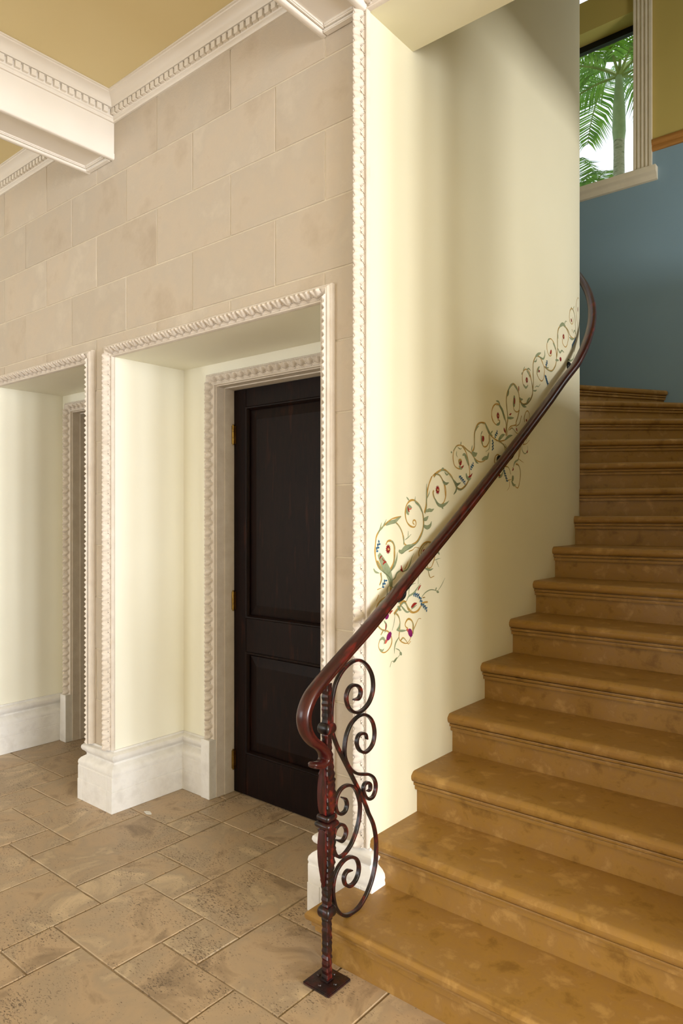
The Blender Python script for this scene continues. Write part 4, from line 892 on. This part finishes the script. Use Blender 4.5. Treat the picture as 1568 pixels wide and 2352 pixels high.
# forged leaf laid along the left face, above and below the double collar
for zs, ze in ((0.565, 0.745), (0.515, 0.325)):
    rs = []
    for j in range(15):
        t = j/14; zz = zs+(ze-zs)*t; wv = 0.019*(math.sin(PI*min(1, 0.16+t*0.84))**0.7)*(1-0.35*t)+0.002; th = postw(zz)+0.004*math.sin(PI*t)
        rs.append([(PX-wv, PY-th+0.004, zz), (PX-wv*0.9, PY-th-0.005, zz), (PX, PY-th-0.0015, zz), (PX+wv*0.9, PY-th-0.005, zz), (PX+wv, PY-th+0.004, zz), (PX, PY-th+0.006, zz)])
    MB().tube(rs).build('forged_leaf', M['rail'], post, smooth=0.6)
pl = MB().box(PX-0.057, PX+0.057, PY-0.057, PY+0.057, 0.0, 0.011).build('base_plate', M['plate'], hr, bevel=0.003)
MB().box(PX-0.018, PX+0.018, PY-0.018, PY+0.018, 0.010, 0.016).build('weld', M['plate'], pl, bevel=0.004)
for sx, sy in ((1, 0), (-1, 0), (0, 1), (0, -1)):
    bx, by = PX+sx*0.036, PY+sy*0.036; n = 10
    MB().tube([[(bx+r*math.cos(2*PI*q/n), by+r*math.sin(2*PI*q/n), z) for q in range(n)] for r, z in ((0.0065, 0.010), (0.0065, 0.0125), (0.0045, 0.0145))]).build('bolt_head', M['plate'], pl, smooth=0.8)
def flatbar(name, pts, w=0.016, t=0.0105):
    P = catmull(pts, 5); rs = []
    L = [0]
    for i in range(1, len(P)): L.append(L[-1]+(P[i]-P[i-1]).length)
    for i, p in enumerate(P):
        d = (P[min(i+1, len(P)-1)]-P[max(i-1, 0)]).normalized(); n = Vector((-d.y, d.x))
        e = min(L[i], L[-1]-L[i]); k = 0.45+0.55*min(1, e/0.02)
        h = t/2*k; b = w/2; c = 0.002
        sec = [(-b, -h+c), (-b+c, -h), (b-c, -h), (b, -h+c), (b, h-c), (b-c, h), (-b+c, h), (-b, h-c)]
        rs.append([(PX+x, p.x+n.x*y, p.y+n.y*y) for x, y in sec])
    return MB().tube(rs).build(name, M['iron'], hr, smooth=0.6)
flatbar('scroll', SCROLL_LONG); flatbar('scroll', SCROLL_MID, 0.0155, 0.010); flatbar('scroll', SCROLL_LOW, 0.0155, 0.010)
# handrail: straight run beside the wall, then a rising curve; the foot curls down in front of the newel
RR = CR+0.076
line = [Vector((PX, y, z)) for y, z in RAIL]
fine = catmull(line, 8); nfoot = 8*10
ths = [i*0.05 for i in range(0, 32)]
hx = [Vector((CX+RR*math.cos(t), CY+RR*math.sin(t), 2.402+1.233*t)) for t in ths]
fine = fine[:-1]+catmull([line[-1], Vector((PX, 3.74, 2.292))]+hx, 6)
# section across the rail: moulded, rounded top
def railsec(k):
    top = [(0.026*math.cos(a), 0.004+0.017*math.sin(a)) for a in [PI*i/10 for i in range(11)]]
    bot = [(-0.024, -0.002), (-0.0205, -0.005), (-0.0205, -0.013), (-0.013, -0.016), (0.013, -0.016), (0.0205, -0.013), (0.0205, -0.005), (0.024, -0.002)]
    sec = top+bot
    flat = [(x*(0.55+0.25*math.sin(PI*min(1, k*1.3)))/0.80, y*0.55) for x, y in sec]
    return [((1-k2)*a[0]+k2*b[0], (1-k2)*a[1]+k2*b[1]) for a, b in zip(flat, sec) for k2 in (min(1, k*1.15),)]
rs = []
Ltot = [0]
for i in range(1, len(fine)): Ltot.append(Ltot[-1]+(fine[i]-fine[i-1]).length)
for i, p in enumerate(fine):
    d = (fine[min(i+1, len(fine)-1)]-fine[max(i-1, 0)]).normalized()
    if p.y <= CY: side = Vector((1, 0, 0))
    else:
        side = Vector((p.x-CX, p.y-CY, 0)).normalized()
    side = (side-d*side.dot(d)).normalized()
    up = side.cross(d).normalized()
    k = min(1.0, Ltot[i]/0.30)
    en = min(1.0, math.sqrt(max(0.02, 1-(1-min(1, Ltot[i]/0.014))**2)))
    rs.append([p+side*x*en+up*y*en for x, y in railsec(k)])
MB().tube(rs).build('rail', M['rail'], hr, smooth=0.9)
def bracket(s, zr):
    c, n = wall_xy(s); t = Vector((-n.y, n.x))
    mb = MB(); nn = 14
    o = Vector((c.x, c.y, zr-0.062))
    N3 = Vector((n.x, n.y, 0)); T3 = Vector((t.x, t.y, 0)); Z3 = Vector((0, 0, 1))
    mb.tube([[o+N3*h+(T3*math.cos(2*PI*q/nn)+Z3*math.sin(2*PI*q/nn))*r for q in range(nn)] for h, r in ((-0.002, 0.026), (0.008, 0.026), (0.014, 0.018))])
    arm = catmull([o+N3*0.010, o+N3*0.045+Z3*0.002, o+N3*0.068+Z3*0.020, o+N3*0.072+Z3*0.046], 5)
    rr = []
    for i, p in enumerate(arm):
        d = (arm[min(i+1, len(arm)-1)]-arm[max(0, i-1)]).normalized(); u = d.cross(T3).normalized()
        rr.append([p+(T3*math.cos(2*PI*q/10)+u*math.sin(2*PI*q/10))*0.009 for q in range(10)])
    mb.tube(rr)
    q = o+N3*0.072+Z3*0.042
    sl = 0.62
    mb.tube([[q+T3*a+Z3*(a*sl+h)+N3*w_ for w_ in (-0.014, 0.014)]+[q+T3*a+Z3*(a*sl+h+0.006)+N3*w_ for w_ in (0.014, -0.014)] for a, h in ((-0.03, 0), (0.03, 0))])
    mb.build('wall_bracket', M['black'], hr, smooth=0.7)
for s_, z_ in ((0.125, 1.288), (1.045, 1.882), (1.93, 2.49)): bracket(s_, z_)

# ================================================================== painted vine on the stair wall
mu = empty('vine_mural', (-1.58, 3.0, 2.0)); tag(mu, 'painted border of gold and sage vine scrolls with red flowers along handrail', 'mural')
lay = {'g': 0.0006, 's': 0.0010, 'r': 0.0014, 'p': 0.0014, 'm': 0.0016, 'b': 0.0014, 'd': 0.0015, 'y': 0.0018}
NM = {'g': 'stem', 's': 'leaf', 'r': 'red_leaf', 'p': 'coral_petal', 'm': 'purple_bud', 'b': 'blue_sprig', 'd': 'crimson_flower', 'y': 'flower_centre'}
def wp(s, z, e):
    c, n = wall_xy(s); return (c.x+n.x*e, c.y+n.y*e, z)
def ribbon(mb, col, pts, w, taper):
    P = catmull(pts, 5) if len(pts) > 2 else catmull([pts[0], ((pts[0][0]+pts[1][0])/2, (pts[0][1]+pts[1][1])/2), pts[1]], 4)
    e = lay[col]; L = [0]
    for i in range(1, len(P)): L.append(L[-1]+(P[i]-P[i-1]).length)
    n0 = len(mb.v)
    for i, p in enumerate(P):
        d = (P[min(i+1, len(P)-1)]-P[max(i-1, 0)])
        d = d.normalized() if d.length > 1e-9 else Vector((1, 0)); n = Vector((-d.y, d.x)); t = L[i]/L[-1]
        if col == 'g': k = (1-0.5*t)*(1+0.18*math.sin(9*t*L[-1]/0.1)) if taper else 0.9
        else: k = max(0.06, math.sin(PI*(0.10+0.90*t))**0.75)
        if taper in (0.5, 0.6, 0.7): k = max(0.1, math.sin(PI*(0.08+0.84*t))**0.6)
        h = max(w*k/2, 0.0009)
        mb.v += [wp(p.x+n.x*h, p.y+n.y*h, e), wp(p.x-n.x*h, p.y-n.y*h, e)]
    for i in range(len(P)-1): mb.f.append((n0+2*i, n0+2*i+1, n0+2*i+3, n0+2*i+2))
def stroke(col, pts, w, taper):
    mb = MB(); ribbon(mb, col, pts, w, taper); return mb.build(NM[col], PAINT[col], mu)
def blob(col, s, z, r, n=10, jag=0.0, k=1.0, parent=None):
    mb = MB(); e = lay[col]
    for i in range(n):
        rr = r*(1-jag*(i % 2)); a = 2*PI*i/n; mb.v.append(wp(s+rr*k*math.cos(a), z+rr*math.sin(a), e))
    mb.f.append(tuple(range(n))); return mb.build(NM[col], PAINT[col], parent or mu)
for col, w, tp, q in MURAL:
    if col == 'B':
        a, b = Vector(q[0]), Vector(q[1]); d = b-a; n = Vector((-d.y, d.x)).normalized(); mb = MB()
        ribbon(mb, 'b', [tuple(a), tuple((a+b)/2+n*0.002), tuple(b)], 0.004, 0)
        m_ = max(4, int(d.length/0.0065)); dn = d.normalized()
        for i in range(m_):
            p = a+d*((i+0.5)/m_); sg = 1 if i % 2 else -1
            ribbon(mb, 'b', [tuple(p), tuple(p+n*sg*0.005+dn*0.003), tuple(p+n*sg*0.009+dn*0.007)], 0.0075, 1)
        mb.build('blue_sprig', PAINT['b'], mu)
    elif col == 'R': blob('d', q[0][0], q[0][1], 0.0125, 14)
    else:
        w = w*(1.9 if col == 'g' else 1.5)
        stroke(col, q, w, tp)
        if col == 'g' and w > 0.005:      # sage shading beside the gold stem
            off = w*0.36
            stroke('s', [(a+off*0.5, b-off) for a, b in q[:max(3, len(q)//2)]], w*0.45, 0)
for s_, z_, r in FLOWERS:
    f_ = blob('d', s_, z_, r, 26, 0.42, 0.85); blob('y', s_, z_, r*0.34, 9, 0.5, 1.0, f_)

# ================================================================== chip of white plaster lying on the floor
mb = MB(); cx_, cy_ = -3.096, 2.156
mb.prism([(cx_+0.030*math.cos(a)*k, cy_+0.016*math.sin(a)*k) for a, k in ((0.1, 1), (0.9, 0.8), (1.7, 1.0), (2.6, 0.9), (3.4, 1.05), (4.2, 0.75), (5.0, 1.0), (5.7, 0.85))], 0.0012, 0.0042)
tag(mb.build('plaster_chip', M['base'], bevel=0.001, seg=1), 'small chip of white plaster lying on floor beside the middle plinth', 'plaster chip')

# ================================================================== palms outside the stair window
def palm(x, y, h, rad, shaft, nf, flen, seed, label, yaw0=0):
    rg = random.Random(seed)
    r = empty('palm_tree', (x, y, 0)); tag(r, label, 'palm')
    n = 12
    def ring(z, rr, ox=0): return [(x+ox+rr*math.cos(2*PI*i/n), y+rr*math.sin(2*PI*i/n), z) for i in range(n)]
    zs = [0, 0.4]+[0.4+(h-0.4)*i/30 for i in range(1, 31)]
    MB().tube([ring(z, rad*(1.25 if z < 0.2 else 1.0)*(1.04 if i % 2 else 1.0)) for i, z in enumerate(zs)]).build('trunk', M['trunk'], r, smooth=0.9)
    MB().tube([ring(h-0.02, rad*1.02), ring(h+0.1, rad*1.25), ring(h+shaft*0.5, rad*1.15), ring(h+shaft, rad*0.6), ring(h+shaft+0.1, rad*0.3)]).build('crownshaft', M['shaft'], r, smooth=0.9)
    top = Vector((x, y, h+shaft))
    for k in range(nf):
        yaw = yaw0+2*PI*k/nf+rg.uniform(-0.25, 0.25); el = rg.uniform(0.1, 1.15); ln = flen*rg.uniform(0.8, 1.1)
        H = Vector((math.cos(yaw), math.sin(yaw), 0)); sidev = Vector((-H.y, H.x, 0))
        pts = []; p = top.copy(); e = el
        ns = 16
        for i in range(ns+1):
            pts.append(p.copy()); p = p+(H*math.cos(e)+Vector((0, 0, 1))*math.sin(e))*(ln/ns); e -= rg.uniform(1.5, 2.0)/ns*(0.6+1.0*i/ns)
        rr = []
        for i, q in enumerate(pts):
            d = (pts[min(i+1, ns)]-pts[max(0, i-1)]).normalized(); u = sidev.cross(d).normalized(); tw = 0.016*(1-0.85*i/ns)+0.002
            rr.append([q+sidev*tw, q+u*tw, q-sidev*tw, q-u*tw])
        fr_ = MB().tube(rr).build('frond', M['stem'], r, smooth=0.9)
        lf = MB(); fine_ = catmull(pts, 4)
        for i in range(8, len(fine_)-1):
            t = i/len(fine_); d = (fine_[i+1]-fine_[i-1]).normalized(); u = sidev.cross(d).normalized()
            if u.z < 0: u = -u
            L = ln*0.30*math.sin(PI*min(1, 0.12+t*0.86))**0.6
            for sgn in (-1, 1):
                out = (sidev*sgn*0.85+d*0.45+u*rg.uniform(-0.05, 0.25)).normalized()
                b0 = fine_[i]+d*rg.uniform(-0.01, 0.01); m1 = b0+out*L*0.5-Vector((0, 0, 0.06*L)); e1 = b0+out*L*0.9-Vector((0, 0, L*rg.uniform(0.28, 0.6)))
                wv = d*0.015*rg.uniform(0.7, 1.2)
                n0 = len(lf.v); lf.v += [tuple(b0-wv*0.5), tuple(b0+wv*0.5), tuple(m1+wv), tuple(m1-wv), tuple(e1)]
                lf.f += [(n0, n0+1, n0+2, n0+3), (n0+3, n0+2, n0+4)]
        tag(lf.build('leaflets', M['frond'], fr_), kind='stuff')
palm(-2.74, 8.45, 6.0, 0.062, 0.75, 13, 1.6, 4, 'grey trunked palm with drooping fronds standing close to the stair window', 0.3)
palm(-3.5, 9.4, 4.75, 0.08, 0.55, 12, 1.5, 9, 'lower palm with spreading fronds farther from the stair window', 0.1)
gr = MB().box(-30, 20, 6.6, 40, -0.3, -0.05).build('ground_outside', M['shaft']); tag(gr, kind='structure')
